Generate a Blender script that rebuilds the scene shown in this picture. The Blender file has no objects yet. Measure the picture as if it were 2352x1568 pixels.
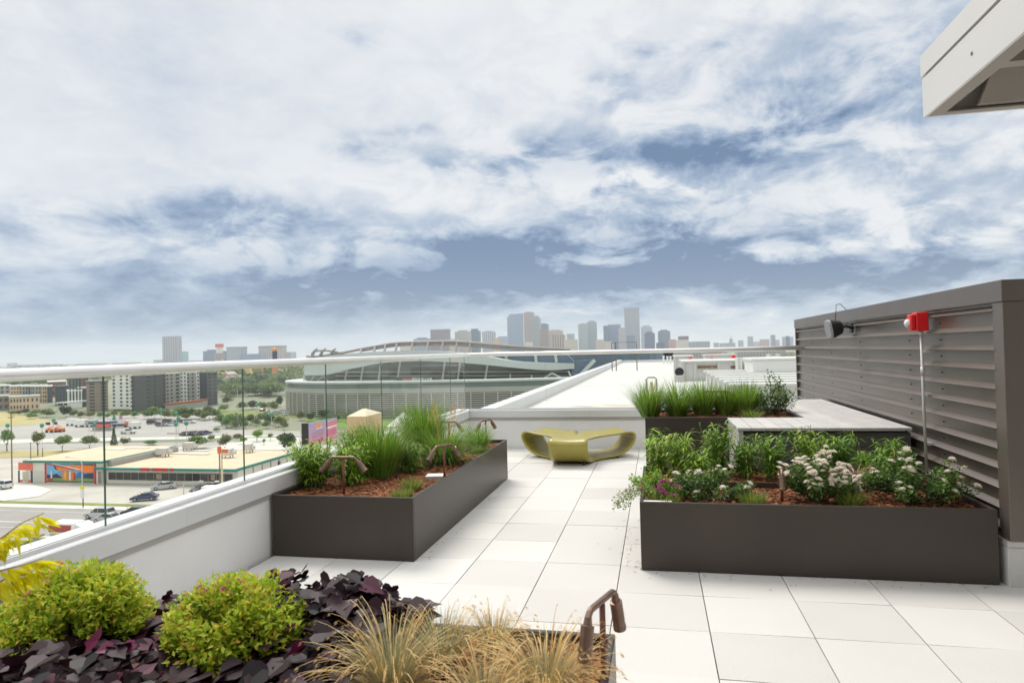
import bpy, math, random
import numpy as np
from math import sin, cos, pi, sqrt, radians, atan2, exp
from mathutils import Vector
random.seed(7); np.random.seed(7)
RNG = np.random.default_rng(11)
SC = bpy.context.scene
COL = SC.collection
# ------------------------------------------------------------------ camera geometry (metres, deck at z = 0, +Y along the deck)
F = 2529.21*0.6125; YAW, PITCH, ROLL = 0.20978, 0.0134, 0.02529
H = 2.90886*0.6096
ZG = -24.2
def ray(u, v):
    x, y = u-1176, v-784
    c, s = cos(ROLL), sin(ROLL); x, y = c*x-s*y, s*x+c*y
    dx, dy, dz = x/F, 1.0, -y/F
    c, s = cos(PITCH), sin(PITCH); dy, dz = c*dy-s*dz, s*dy+c*dz
    c, s = cos(YAW), sin(YAW); return (c*dx-s*dy, s*dx+c*dy, dz)
def G(u, v, z=ZG):                       # point on the horizontal plane z
    d = ray(u, v); t = (z-H)/d[2]; return Vector((t*d[0], t*d[1], z))
def at(u, v, y):                         # point at forward distance y
    d = ray(u, v); t = y/d[1]; return Vector((t*d[0], y, H+t*d[2]))
# ------------------------------------------------------------------ mesh builder
class MB:
    def __init__(s): s.v=[]; s.f=[]; s.t=[]
    def add(s, vs, fs, tone=None):
        o=len(s.v); s.v.extend([tuple(p) for p in vs]); s.f.extend([tuple(i+o for i in f) for f in fs])
        s.t.extend([0.5 if tone is None else tone]*len(vs)); return s
    def box(s, x0,x1,y0,y1,z0,z1, tone=None):
        return s.add([(x0,y0,z0),(x1,y0,z0),(x1,y1,z0),(x0,y1,z0),(x0,y0,z1),(x1,y0,z1),(x1,y1,z1),(x0,y1,z1)],
            [(0,3,2,1),(4,5,6,7),(0,1,5,4),(1,2,6,5),(2,3,7,6),(3,0,4,7)], tone)
    def obox(s, c, size, rz=0, tone=None):      # c = centre of the base
        w,d,h=size; k,q=cos(rz),sin(rz); vs=[]
        for z in (0,h):
            for x,y in ((-w/2,-d/2),(w/2,-d/2),(w/2,d/2),(-w/2,d/2)):
                vs.append((c[0]+k*x-q*y, c[1]+q*x+k*y, c[2]+z))
        return s.add(vs,[(0,3,2,1),(4,5,6,7),(0,1,5,4),(1,2,6,5),(2,3,7,6),(3,0,4,7)],tone)
    def prism(s, poly, vec, tone=None):         # 3-D polygon extruded along vec
        n=len(poly); p=[Vector(q) for q in poly]; v=Vector(vec)
        fs=[tuple(range(n-1,-1,-1)), tuple(range(n,2*n))]+[(i,(i+1)%n,n+(i+1)%n,n+i) for i in range(n)]
        return s.add(p+[q+v for q in p], fs, tone)
    def tube(s, path, r, seg=8, cap=True, tone=None):
        P=[Vector(p) for p in path]; n=len(P); rs=r if isinstance(r,(list,tuple)) else [r]*n; vs=[]; fs=[]
        up=None
        for i in range(n):
            d=(P[min(i+1,n-1)]-P[max(i-1,0)]).normalized()
            if up is None:
                a=Vector((0,0,1)) if abs(d.z)<.9 else Vector((1,0,0)); up=(a-d*a.dot(d)).normalized()
            else: up=(up-d*up.dot(d)).normalized()
            w=d.cross(up)
            for k in range(seg):
                t=2*pi*k/seg; vs.append(P[i]+(up*cos(t)+w*sin(t))*rs[i])
        for i in range(n-1):
            for k in range(seg):
                a=i*seg+k; b=i*seg+(k+1)%seg; fs.append((a,b,b+seg,a+seg))
        if cap: fs.append(tuple(range(seg-1,-1,-1))); fs.append(tuple(range((n-1)*seg,n*seg)))
        return s.add(vs,fs,tone)
    def ball(s, c, r, seg=12, rings=7, sq=(1,1,1), tone=None):
        vs=[];fs=[]
        for i in range(rings+1):
            a=pi*i/rings
            for k in range(seg):
                t=2*pi*k/seg; vs.append((c[0]+r*sq[0]*sin(a)*cos(t),c[1]+r*sq[1]*sin(a)*sin(t),c[2]+r*sq[2]*cos(a)))
        for i in range(rings):
            for k in range(seg):
                a=i*seg+k;b=i*seg+(k+1)%seg; fs.append((a,a+seg,b+seg,b))
        return s.add(vs,fs,tone)
    def leaf(s, p, d, n, L, W, fold=.15, tone=None):
        d=Vector(d).normalized(); n=Vector(n); n=(n-d*n.dot(d))
        n=n.normalized() if n.length>1e-5 else Vector((0,0,1)); w=d.cross(n); p=Vector(p)
        m=p+d*L*.42
        return s.add([p, m+w*W/2+n*fold*W, p+d*L-n*fold*L*.5, m-w*W/2+n*fold*W],[(0,1,2),(0,2,3)],random.random() if tone is None else tone)
    def blade(s, p, az, lean, L, W, droop, seg=4, tone=None, tip=.1):
        # a grass blade: starts near vertical with 'lean', bends outward by 'droop'
        p=Vector(p); a=lean; o=Vector((cos(az),sin(az),0)); sd=Vector((-sin(az),cos(az),0)); vs=[]; fs=[]
        for i in range(seg+1):
            t=i/seg; w=W*(1-t)**.7+W*tip*t if t<1 else W*tip
            vs += [p-sd*w/2, p+sd*w/2]
            if i<seg:
                p=p+(o*sin(a)+Vector((0,0,1))*cos(a))*L/seg; a+=droop/seg*(0.4+1.2*t)
                fs.append((2*i,2*i+1,2*i+3,2*i+2))
        return s.add(vs,fs,random.random() if tone is None else tone), p
    def build(s, name, m, parent=None, world=False, smooth=False, bevel=0, bseg=1):
        me=bpy.data.meshes.new(name); vs=s.v
        if world and parent is not None:
            l=parent.location; vs=[(x-l[0],y-l[1],z-l[2]) for x,y,z in vs]
        me.from_pydata(vs,[],s.f)
        if any(t!=.5 for t in s.t):
            a=me.attributes.new('tone','FLOAT','POINT'); a.data.foreach_set('value',np.array(s.t,dtype=np.float32))
        me.materials.append(m)
        if smooth: me.polygons.foreach_set('use_smooth',[True]*len(me.polygons))
        me.update()
        o=bpy.data.objects.new(name,me); COL.objects.link(o)
        if parent is not None: o.parent=parent
        if bevel:
            b=o.modifiers.new('bevel','BEVEL'); b.width=bevel; b.segments=bseg; b.limit_method='ANGLE'; b.angle_limit=radians(40)
        return o
def tag(o,label=None,cat=None,group=None,kind=None):
    if label: o['label']=label
    if cat: o['category']=cat
    if group: o['group']=group
    if kind: o['kind']=kind
    return o
def thing(name,label,cat,loc=(0,0,0),rz=0,group=None):
    o=bpy.data.objects.new(name,None); COL.objects.link(o); o.location=loc; o.rotation_euler=(0,0,rz); o.empty_display_size=.1
    return tag(o,label,cat,group,'thing')
def copy_tree(o,loc=None,rz=None,scale=None,label=None,group=None,parent=None):
    c=o.copy(); COL.objects.link(c)
    if parent is not None: c.parent=parent
    for ch in list(o.children): copy_tree(ch,parent=c)
    if loc is not None: c.location=loc
    if rz is not None: c.rotation_euler=(0,0,rz)
    if scale is not None: c.scale=(scale,)*3 if not isinstance(scale,(tuple,list)) else scale
    if label: c['label']=label
    if group: c['group']=group
    return c
# ------------------------------------------------------------------ materials
def srgb(r,g,b):
    f=lambda c:(c/255/12.92) if c/255<=.04045 else ((c/255+.055)/1.055)**2.4
    return (f(r),f(g),f(b),1)
def newmat(name):
    m=bpy.data.materials.new(name); m.use_nodes=True; nt=m.node_tree; return m,nt,nt.nodes['Principled BSDF']
def N(nt,t,**k):
    n=nt.nodes.new(t)
    for a,b in k.items(): setattr(n,a,b)
    return n
def val(nt,op,a,b=None,c=None):
    n=N(nt,'ShaderNodeMath',operation=op)
    for i,x in enumerate((a,b,c)):
        if x is None: continue
        if isinstance(x,(int,float)): n.inputs[i].default_value=x
        else: nt.links.new(x,n.inputs[i])
    return n.outputs[0]
def mixc(nt,f,a,b):
    n=N(nt,'ShaderNodeMix',data_type='RGBA'); L=nt.links.new
    if isinstance(f,(int,float)): n.inputs[0].default_value=f
    else: L(f,n.inputs[0])
    for i,x in ((6,a),(7,b)):
        if isinstance(x,tuple): n.inputs[i].default_value=x
        else: L(x,n.inputs[i])
    return n.outputs[2]
def c4(c): return tuple(c)+(1,) if len(c)==3 else tuple(c)
def M(name,col,rough=.6,metal=0,var=.12,scale=3,bump=0,bscale=40,spec=.5,col2=None,tone=0,detail=4,coat=0):
    """plain painted / cast material: colour varied by object-space noise, optional second colour, bump and per-piece tone"""
    m,nt,b=newmat(name); L=nt.links.new; col=c4(col)
    tc=N(nt,'ShaderNodeTexCoord'); no=N(nt,'ShaderNodeTexNoise'); no.inputs['Scale'].default_value=scale; no.inputs['Detail'].default_value=detail
    L(tc.outputs['Object'],no.inputs['Vector'])
    d=tuple(c*(1-var) for c in col[:3])+(1,) if col2 is None else c4(col2)
    l=tuple(min(1,c*(1+var)) for c in col[:3])+(1,) if col2 is None else col
    mr=N(nt,'ShaderNodeMapRange'); mr.inputs[1].default_value=.3; mr.inputs[2].default_value=.7; L(no.outputs[0],mr.inputs[0])
    c=mixc(nt,mr.outputs[0],d,l)
    if tone:
        at_=N(nt,'ShaderNodeAttribute',attribute_name='tone')
        f=val(nt,'MULTIPLY_ADD',at_.outputs['Fac'],2*tone,1-tone)
        hs=N(nt,'ShaderNodeHueSaturation'); L(f,hs.inputs['Value']); L(c,hs.inputs['Color']); c=hs.outputs[0]
    L(c,b.inputs['Base Color']); b.inputs['Roughness'].default_value=rough; b.inputs['Metallic'].default_value=metal
    b.inputs['Specular IOR Level'].default_value=spec; b.inputs['Coat Weight'].default_value=coat
    if bump:
        n2=N(nt,'ShaderNodeTexNoise'); n2.inputs['Scale'].default_value=bscale; n2.inputs['Detail'].default_value=5; L(tc.outputs['Object'],n2.inputs['Vector'])
        bp=N(nt,'ShaderNodeBump'); bp.inputs['Strength'].default_value=bump; bp.inputs['Distance'].default_value=.02; L(n2.outputs[0],bp.inputs['Height']); L(bp.outputs[0],b.inputs['Normal'])
    return m
def leafmat(name,cols,trans=.35,rough=.5,objvar=0,spec=.4):
    """leaf material: colour by per-leaf tone along a ramp, some light passing through the leaf"""
    m,nt,b=newmat(name); L=nt.links.new
    a=N(nt,'ShaderNodeAttribute',attribute_name='tone'); r=N(nt,'ShaderNodeValToRGB'); e=r.color_ramp.elements
    n=len(cols)
    for i,c in enumerate(cols):
        x=i/(n-1) if n>1 else 0
        el=e[i] if i<2 else e.new(x)
        el.position=x; el.color=c4(c)
    L(a.outputs['Fac'],r.inputs[0]); c=r.outputs[0]
    if objvar:
        oi=N(nt,'ShaderNodeObjectInfo'); hs=N(nt,'ShaderNodeHueSaturation')
        L(val(nt,'MULTIPLY_ADD',oi.outputs['Random'],objvar*.12,.5-objvar*.06),hs.inputs['Hue'])
        L(val(nt,'MULTIPLY_ADD',oi.outputs['Random'],objvar*.8,1-objvar*.4),hs.inputs['Value']); L(c,hs.inputs['Color']); c=hs.outputs[0]
    L(c,b.inputs['Base Color']); b.inputs['Roughness'].default_value=rough; b.inputs['Specular IOR Level'].default_value=spec
    t=N(nt,'ShaderNodeBsdfTranslucent'); L(c,t.inputs[0]); mx=N(nt,'ShaderNodeMixShader'); mx.inputs[0].default_value=trans
    L(b.outputs[0],mx.inputs[1]); L(t.outputs[0],mx.inputs[2]); L(mx.outputs[0],nt.nodes['Material Output'].inputs[0])
    return m
def gridmat(name,wall,glass,fh=3.6,bw=3,tz=.55,tx=.6,rough=.5,vstripe=False,grough=.25):
    """facade: window bays repeating every fh metres up and bw metres along"""
    m,nt,b=newmat(name); L=nt.links.new
    tc=N(nt,'ShaderNodeTexCoord'); sp=N(nt,'ShaderNodeSeparateXYZ'); L(tc.outputs['Object'],sp.inputs[0])
    fz=val(nt,'LESS_THAN',val(nt,'FRACT',val(nt,'DIVIDE',sp.outputs[2],fh)),tz)
    fx=val(nt,'LESS_THAN',val(nt,'FRACT',val(nt,'DIVIDE',val(nt,'ADD',sp.outputs[0],sp.outputs[1]),bw)),tx)
    f=fx if vstripe else val(nt,'MULTIPLY',fz,fx)
    no=N(nt,'ShaderNodeTexNoise'); no.inputs['Scale'].default_value=.12; L(tc.outputs['Object'],no.inputs[0])
    g2=mixc(nt,no.outputs[0],tuple(x*.7 for x in c4(glass)[:3])+(1,),tuple(min(1,x*1.3) for x in c4(glass)[:3])+(1,))
    L(mixc(nt,f,c4(wall),g2),b.inputs['Base Color'])
    L(val(nt,'MULTIPLY_ADD',f,grough-rough,rough),b.inputs['Roughness'])
    return m
# ------------------------------------------------------------------ camera
cd=bpy.data.cameras.new('camera'); cam=bpy.data.objects.new('camera',cd); COL.objects.link(cam); SC.camera=cam
cd.sensor_width=36; cd.lens=36*F/2352; cd.clip_start=.05; cd.clip_end=20000
from mathutils import Matrix
cx=Vector(ray(1176+100,784))-Vector(ray(1176,784)); cx.normalize()
cf=Vector(ray(1176,784)).normalized(); cy=cx.cross(cf)
cu=(-(cf.cross(cx))); cu=cx.cross(cf)
R=Matrix((cx,cu,-cf)).transposed()
cam.matrix_world=Matrix.Translation((0,0,H))@R.to_4x4()
cd.dof.use_dof=True; cd.dof.focus_distance=6.5; cd.dof.aperture_fstop=3.5
SC.view_settings.view_transform='Standard'; SC.view_settings.look='None'; SC.view_settings.exposure=0; SC.view_settings.gamma=1
SC.cycles.use_denoising=True
SC.cycles.max_bounces=8; SC.cycles.transparent_max_bounces=24; SC.cycles.volume_bounces=1
SC.cycles.diffuse_bounces=4; SC.cycles.glossy_bounces=4
# ------------------------------------------------------------------ sky and sun
SUN_EL, SUN_AZ = radians(54), radians(-38)          # azimuth measured from +Y towards +X
w=bpy.data.worlds.new('World'); SC.world=w; w.use_nodes=True; nt=w.node_tree; L=nt.links.new
bg=nt.nodes['Background']; bg.inputs[1].default_value=.1
sk=N(nt,'ShaderNodeTexSky',sky_type='NISHITA'); sk.sun_disc=False; sk.sun_elevation=SUN_EL; sk.sun_rotation=SUN_AZ; sk.altitude=1600
tc=N(nt,'ShaderNodeTexCoord'); sp=N(nt,'ShaderNodeSeparateXYZ'); L(tc.outputs['Generated'],sp.inputs[0])
DX,DY,DZ=sp.outputs
az0=val(nt,'ARCTAN2',DX,DY); el0=val(nt,'ARCSINE',DZ)
def vec(x,y,z=0):
    c=N(nt,'ShaderNodeCombineXYZ')
    for i,q in enumerate((x,y,z)):
        if isinstance(q,(int,float)): c.inputs[i].default_value=q
        else: L(q,c.inputs[i])
    return c.outputs[0]
A0=vec(az0,el0)                                    # direction as (azimuth, elevation)
elc=val(nt,'POWER',val(nt,'MAXIMUM',el0,.001),.72)     # clouds get flatter towards the horizon
C0=vec(val(nt,'MULTIPLY',az0,1.0),val(nt,'MULTIPLY',elc,1.75))
def noise(src,scale,detail,rough=.55,dist=0,off=0,out=0):
    n=N(nt,'ShaderNodeTexNoise'); n.inputs['Scale'].default_value=scale; n.inputs['Detail'].default_value=detail; n.inputs['Roughness'].default_value=rough; n.inputs['Distortion'].default_value=dist
    mp=N(nt,'ShaderNodeMapping'); mp.inputs['Location'].default_value=(off,off*.7,off*.3); L(src,mp.inputs[0]); L(mp.outputs[0],n.inputs['Vector']); return n.outputs[out]
wc=noise(C0,5,4,.6,0,3.1,1)                        # warp, three channels
wv=N(nt,'ShaderNodeVectorMath',operation='MULTIPLY_ADD'); L(wc,wv.inputs[0]); wv.inputs[1].default_value=(.20,.085,0); wv.inputs[2].default_value=(-.10,-.0425,0)
wa=N(nt,'ShaderNodeVectorMath',operation='ADD'); L(A0,wa.inputs[0]); L(wv.outputs[0],wa.inputs[1]); A=wa.outputs[0]
nd=noise(C0,8.5,11,.60,.35,17.3); ns=noise(C0,2.6,3,.5,.2,5.2)
def azel(u,v):
    d=ray(u,v); return atan2(d[0],d[1]), math.asin(d[2]/sqrt(d[0]**2+d[1]**2+d[2]**2))
def blobs(bs,src):
    t=None
    for u,v,su,sv,amp in bs:
        a,e=azel(u,v); mp=N(nt,'ShaderNodeMapping',vector_type='TEXTURE'); mp.inputs['Location'].default_value=(a,e,0); mp.inputs['Scale'].default_value=(2.3*su/F,2.3*sv/F,1)
        L(src,mp.inputs[0]); g=N(nt,'ShaderNodeTexGradient',gradient_type='QUADRATIC_SPHERE'); L(mp.outputs[0],g.inputs[0])
        # (1-r)^2, reshaped to a rounder bump
        f=val(nt,'POWER',g.outputs['Fac'],.7)
        t=val(nt,'MULTIPLY_ADD',f,amp,t if t is not None else 0.0)
    return t
soft=blobs(((330,170,520,160,.34),(60,705,460,80,.62),(430,725,420,60,.50),(900,700,420,50,.45),(2150,660,420,70,.40),(1500,640,650,70,.52),(1500,520,650,120,.26),(1000,600,420,60,.18),(1950,140,300,130,.26),(2230,430,200,60,.16),(1480,745,900,34,.25),(200,775,700,30,.24),(1750,330,420,110,.18),(700,560,300,60,.14)),A0)
puff=blobs(((1480,345,320,36,.52),(1220,388,200,26,.52),(1700,350,200,26,.46),(1500,575,620,46,.82),(2080,612,360,46,.80),(1250,565,180,35,.45),(1000,575,150,34,.5),(350,500,190,26,.62),(630,487,150,19,.55),(950,645,340,34,.80),(1360,455,50,34,.85),(1670,480,250,46,.5),(1990,140,300,70,.30),(1850,255,240,40,.26),(840,342,62,18,.5),(930,296,66,10,.42),(845,80,38,16,.42),(30,640,150,28,.5),(500,565,200,28,.4),(990,385,34,12,.5),(1090,300,34,16,.4),(1470,120,44,10,.36),(1630,100,50,14,.36),(1400,190,34,16,.35),(60,520,90,20,.42),(1250,640,420,36,.72),(1800,650,340,30,.6),(1450,220,80,20,.25)),A)
light=blobs(((760,672,80,16,.6),(1620,578,150,14,.55),(1370,608,75,13,.5),(690,590,330,34,.22),(1340,682,95,11,.45),(2130,540,260,22,.35),(1480,425,110,18,.4),(2050,570,160,13,.5),(1130,737,20,9,.5),(1480,715,80,9,.42),(1650,718,30,7,.42),(1990,668,200,13,.42),(1560,695,70,8,.36),(1730,724,18,7,.4),(2100,480,200,40,.3),(1310,714,40,6,.35),(700,740,60,9,.25)),A)
nn=N(nt,'ShaderNodeMapRange',interpolation_type='SMOOTHSTEP'); nn.inputs[1].default_value=.375; nn.inputs[2].default_value=.62; L(nd,nn.inputs[0]); NN=nn.outputs[0]
dark=val(nt,'MULTIPLY',puff,val(nt,'MULTIPLY_ADD',NN,1.05,.34))
dark=val(nt,'MULTIPLY_ADD',soft,val(nt,'MULTIPLY_ADD',ns,.7,.6),dark)
dark=val(nt,'SUBTRACT',dark,val(nt,'MULTIPLY',light,val(nt,'MULTIPLY_ADD',NN,-.8,1.2)))
# the layer breaks up more to one side; fine wisps everywhere
brk=blobs(((2050,330,640,330,.46),(1300,480,560,150,.34),(400,540,500,70,.24)),A0)
dark=val(nt,'MULTIPLY_ADD',val(nt,'SUBTRACT',NN,.5),val(nt,'ADD',brk,.02),dark)
nf=noise(C0,19,7,.62,.3,31.7); n2=noise(C0,5.5,6,.6,.4,41.1)
dark=val(nt,'MULTIPLY',dark,val(nt,'MULTIPLY_ADD',nf,1.0,val(nt,'MULTIPLY_ADD',n2,1.3,-.52)))
rp=N(nt,'ShaderNodeValToRGB'); L(dark,rp.inputs[0]); es=rp.color_ramp.elements
for i,(p,c) in enumerate(((0,(239,240,241)),(.15,(218,223,230)),(.36,(184,197,214)),(.58,(152,171,197)),(.78,(126,149,181)),(1,(96,123,160)))):
    q=es[i] if i<2 else es.new(p); q.position=p; q.color=srgb(*c)
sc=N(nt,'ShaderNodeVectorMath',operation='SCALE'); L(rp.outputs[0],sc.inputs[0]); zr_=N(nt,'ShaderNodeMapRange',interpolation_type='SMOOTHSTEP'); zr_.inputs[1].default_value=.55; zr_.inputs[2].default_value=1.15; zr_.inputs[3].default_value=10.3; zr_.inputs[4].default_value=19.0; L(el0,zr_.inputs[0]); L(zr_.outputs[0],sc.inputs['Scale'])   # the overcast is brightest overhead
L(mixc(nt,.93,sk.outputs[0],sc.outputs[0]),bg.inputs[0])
w.cycles.sampling_method='MANUAL'; w.cycles.sample_map_resolution=512
sd=bpy.data.lights.new('sun','SUN'); sd.energy=2.7; sd.angle=radians(28); sd.color=(1,.95,.88)
so=bpy.data.objects.new('sun',sd); COL.objects.link(so)
so.rotation_euler=Vector((-sin(SUN_AZ)*cos(SUN_EL),-cos(SUN_AZ)*cos(SUN_EL),-sin(SUN_EL))).to_track_quat('-Z','Y').to_euler(); so.location=(0,0,50)
# ------------------------------------------------------------------ shared materials
BRONZE=M('dark_bronze_metal',(.052,.040,.032),rough=.38,var=.10,scale=2,spec=.6,bump=.03,bscale=6,metal=.3)
SCREEN=M('bronze_screen_metal',(.165,.136,.115),rough=.33,var=.07,scale=1.5,spec=.8,bump=.04,bscale=4,metal=.4)
WHITEWALL=M('white_stucco',(.80,.795,.78),rough=.85,var=.03,scale=2,bump=.25,bscale=90)
COPING=M('white_metal_coping',(.66,.66,.66),rough=.42,var=.03,scale=1)
RAIL=M('brushed_rail',(.84,.83,.81),rough=.34,metal=.4,var=.05,scale=3)
PAVER=M('pale_concrete_paver',(.645,.63,.60),rough=.88,var=.09,scale=.7,bump=.3,bscale=160,tone=.075,col2=(.60,.58,.54),detail=9)
PAVER.node_tree.nodes['Principled BSDF'].inputs['Specular IOR Level'].default_value=.3
MULCH=M('red_bark',(.33,.115,.035),rough=.9,var=.3,scale=18,bump=.8,bscale=60,tone=.6,col2=(.16,.06,.025))
SOIL=M('dark_soil',(.05,.03,.02),rough=.95,var=.3,scale=20)
COPPER=M('aged_copper',(.21,.135,.10),rough=.42,metal=.6,var=.3,scale=12)
COPPERPOST=M('red_brown_post',(.17,.06,.045),rough=.5,metal=.3,var=.15,scale=9)
BLACK=M('black_plastic',(.012,.012,.013),rough=.5,var=.2)
LOOP=M('olive_resin',(.36,.305,.055),rough=.34,var=.07,scale=2,coat=.2)
WOOD=M('grey_composite_board',(.50,.485,.46),rough=.7,var=.08,scale=6,tone=.07)
WOODD=M('dark_grey_siding',(.115,.11,.105),rough=.6,var=.12,scale=4,tone=.08)
REDP=M('red_plastic',(.72,.012,.016),rough=.35,var=.05)
WHITEP=M('white_plastic',(.82,.82,.80),rough=.4,var=.03)
GALV=M('galvanised_pipe',(.62,.61,.58),rough=.45,metal=.3,var=.08,scale=8)
CONC=M('pale_concrete',(.62,.61,.58),rough=.9,var=.10,scale=2,bump=.2,bscale=60)
CANOPY=M('champagne_metal',(.72,.70,.68),rough=.42,var=.03,scale=1,metal=.25)
CANOPYD=M('taupe_soffit_metal',(.30,.265,.235),rough=.5,var=.06,scale=1)
DARKGAP=M('dark_gap',(.02,.016,.014),rough=.8,var=.1)
def glassmat(name,tint,gl=1.0,ior=1.5):
    m=bpy.data.materials.new(name); m.use_nodes=True; nt=m.node_tree; L=nt.links.new; nt.nodes.remove(nt.nodes['Principled BSDF'])
    t=N(nt,'ShaderNodeBsdfTransparent'); t.inputs[0].default_value=c4(tint); g=N(nt,'ShaderNodeBsdfGlossy'); g.inputs['Roughness'].default_value=.01; g.inputs[0].default_value=(gl,gl,gl,1)
    f=N(nt,'ShaderNodeFresnel'); f.inputs[0].default_value=ior; gm=N(nt,'ShaderNodeNewGeometry'); mx=N(nt,'ShaderNodeMixShader'); L(val(nt,'MULTIPLY',f.outputs[0],val(nt,'SUBTRACT',1.0,gm.outputs['Backfacing'])),mx.inputs[0]); L(t.outputs[0],mx.inputs[1]); L(g.outputs[0],mx.inputs[2]); L(mx.outputs[0],nt.nodes['Material Output'].inputs[0]); return m
PANE=glassmat('clear_railing_glass',(.975,.988,.978),.8,1.35)
PANEEDGE=M('green_glass_edge',(.07,.13,.105),rough=.2,var=.1)
# ------------------------------------------------------------------ terrace: slab, pavers, parapets, glass railing
TS=.6096; TX0=-1.5398*TS; TY0=9.15717*TS
XW=-3.42; YB=12.05; XF=2.42
mb=MB(); mb.box(-3.9,7,-3,12.5,-.5,-.045); tag(mb.build('roof_slab',SOIL),kind='structure')
mb=MB()
for i in range(-8,14):
    for j in range(-12,16):
        x0=TX0+i*TS; y0=TY0-j*TS; x1=x0+TS; y1=y0+TS
        x0=max(x0,XW+.012); y1=min(y1,YB-.012)
        if x1-x0<.05 or y1-y0<.05 or y1<-2.8 or x1>7: continue
        if x0>XF-.05 and y0>5.3: continue
        r=random.Random(i*97+j); g=.0035; h=.0012
        z=r.uniform(-.0012,.0012); a=r.uniform(-.0012,.0012); b_=r.uniform(-.0008,.0008); n=len(mb.v)
        mb.box(x0+g,x1-g,y0+h,y1-h,-.04,z,r.random())
        mb.v[n+4]=(x0+g,y0+h,z-a-b_); mb.v[n+5]=(x1-g,y0+h,z+a-b_); mb.v[n+6]=(x1-g,y1-h,z+a+b_); mb.v[n+7]=(x0+g,y1-h,z-a+b_)
tag(mb.build('terrace_floor',PAVER),kind='structure')
# parapets
lp=thing('parapet_wall','long white stucco parapet under the glass railing, beside the near left-hand planting bed','wall',(XW,5,0))
lp['label']='long white stucco parapet with overhanging metal coping that runs past the planters'
mb=MB(); mb.box(XW-.28,XW,-3,YB+.3,-.5,.50); mb.build('wall',WHITEWALL,lp,True)
mb=MB()
for k in range(7): mb.box(XW-.30,XW+.028,-3+2.45*k+.003,min(YB+.32,-3+2.45*(k+1)-.003),.545,.69)
mb.box(XW-.29,XW+.022,-3,YB+.3,.546,.685); mb.build('coping',COPING,lp,True,bevel=.006)
mb=MB(); mb.box(XW-.26,XW+.010,-3,YB+.29,.50,.545); mb.build('drip_edge',M('grey_drip_strip',(.42,.40,.38),rough=.5,var=.05),lp,True)  # grey colour paints the shade of the recess under the coping
bp=thing('parapet_wall','short white parapet behind the olive bench, below the white roof beyond','wall',(0,YB,0))
mb=MB(); mb.box(XW+.002,XF+.6,YB,YB+.28,-.5,.50); mb.build('wall',WHITEWALL,bp,True)
mb=MB()
for k in range(3): mb.box(XW+.03+2.2*k,XW+.03+2.2*(k+1)-.006,YB-.028,YB+.31,.555,.688)
mb.box(XW+.031,XF+.6,YB-.022,YB+.30,.556,.684); mb.build('coping',COPING,bp,True,bevel=.006)
mb=MB(); mb.box(XW+.012,XF+.6,YB-.010,YB+.27,.50,.555); mb.build('drip_edge',bpy.data.materials['grey_drip_strip'],bp,True)  # same painted shade line below the back coping
# railing
gr=thing('glass_railing','frameless glass railing with pale round metal handrail around the terrace edge','railing',(XW,5,.69))
zr=1.712; XR=XW-.07; YR=YB+.07
mb=MB(); path=[(XR,-3,zr-.015)]+[(XR,y,zr-.010+.010*min(1,max(0,y)/6)) for y in (0,2,4,6,8,10,11.7)]+[(XR+.03,YR-.12,zr),(XR+.12,YR-.03,zr),(XR+.35,YR,zr),(0,YR,zr-.01),(XF+.05,YR,zr-.012)]
mb.tube(path,.037,14); mb.build('handrail',RAIL,gr,True,smooth=True)
mb=MB(); mb.box(XR-.022,XR+.022,-3,YR,.690,.715); mb.box(XR+.05,XF,YR-.022,YR+.022,.690,.715); mb.build('base_channel',COPING,gr,True)
jy=[3.705+1.497*k for k in range(-4,7)]
def pane(x0,x1,y0,y1):
    mb=MB(); mb.box(x0,x1,y0,y1,.715,zr-.02); o=mb.build('glass_pane',PANE,gr,True)
    o.data.materials.append(PANEEDGE)
    ax=0 if x1-x0<.05 else 1
    for p in o.data.polygons:
        if abs(p.normal[ax])<.5: p.material_index=1
for k,y in enumerate(jy):
    y1=jy[k+1] if k+1<len(jy) else YR-.04
    if y1>YR-.04: y1=YR-.04
    if y1-y>.1: pane(XR-.006,XR+.006,y+.002,y1-.002)
for k in range(4):
    x0=XR+.06+k*1.46; x1=min(x0+1.452,XF-.02); pane(x0,x1,YR-.006,YR+.006)
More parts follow.
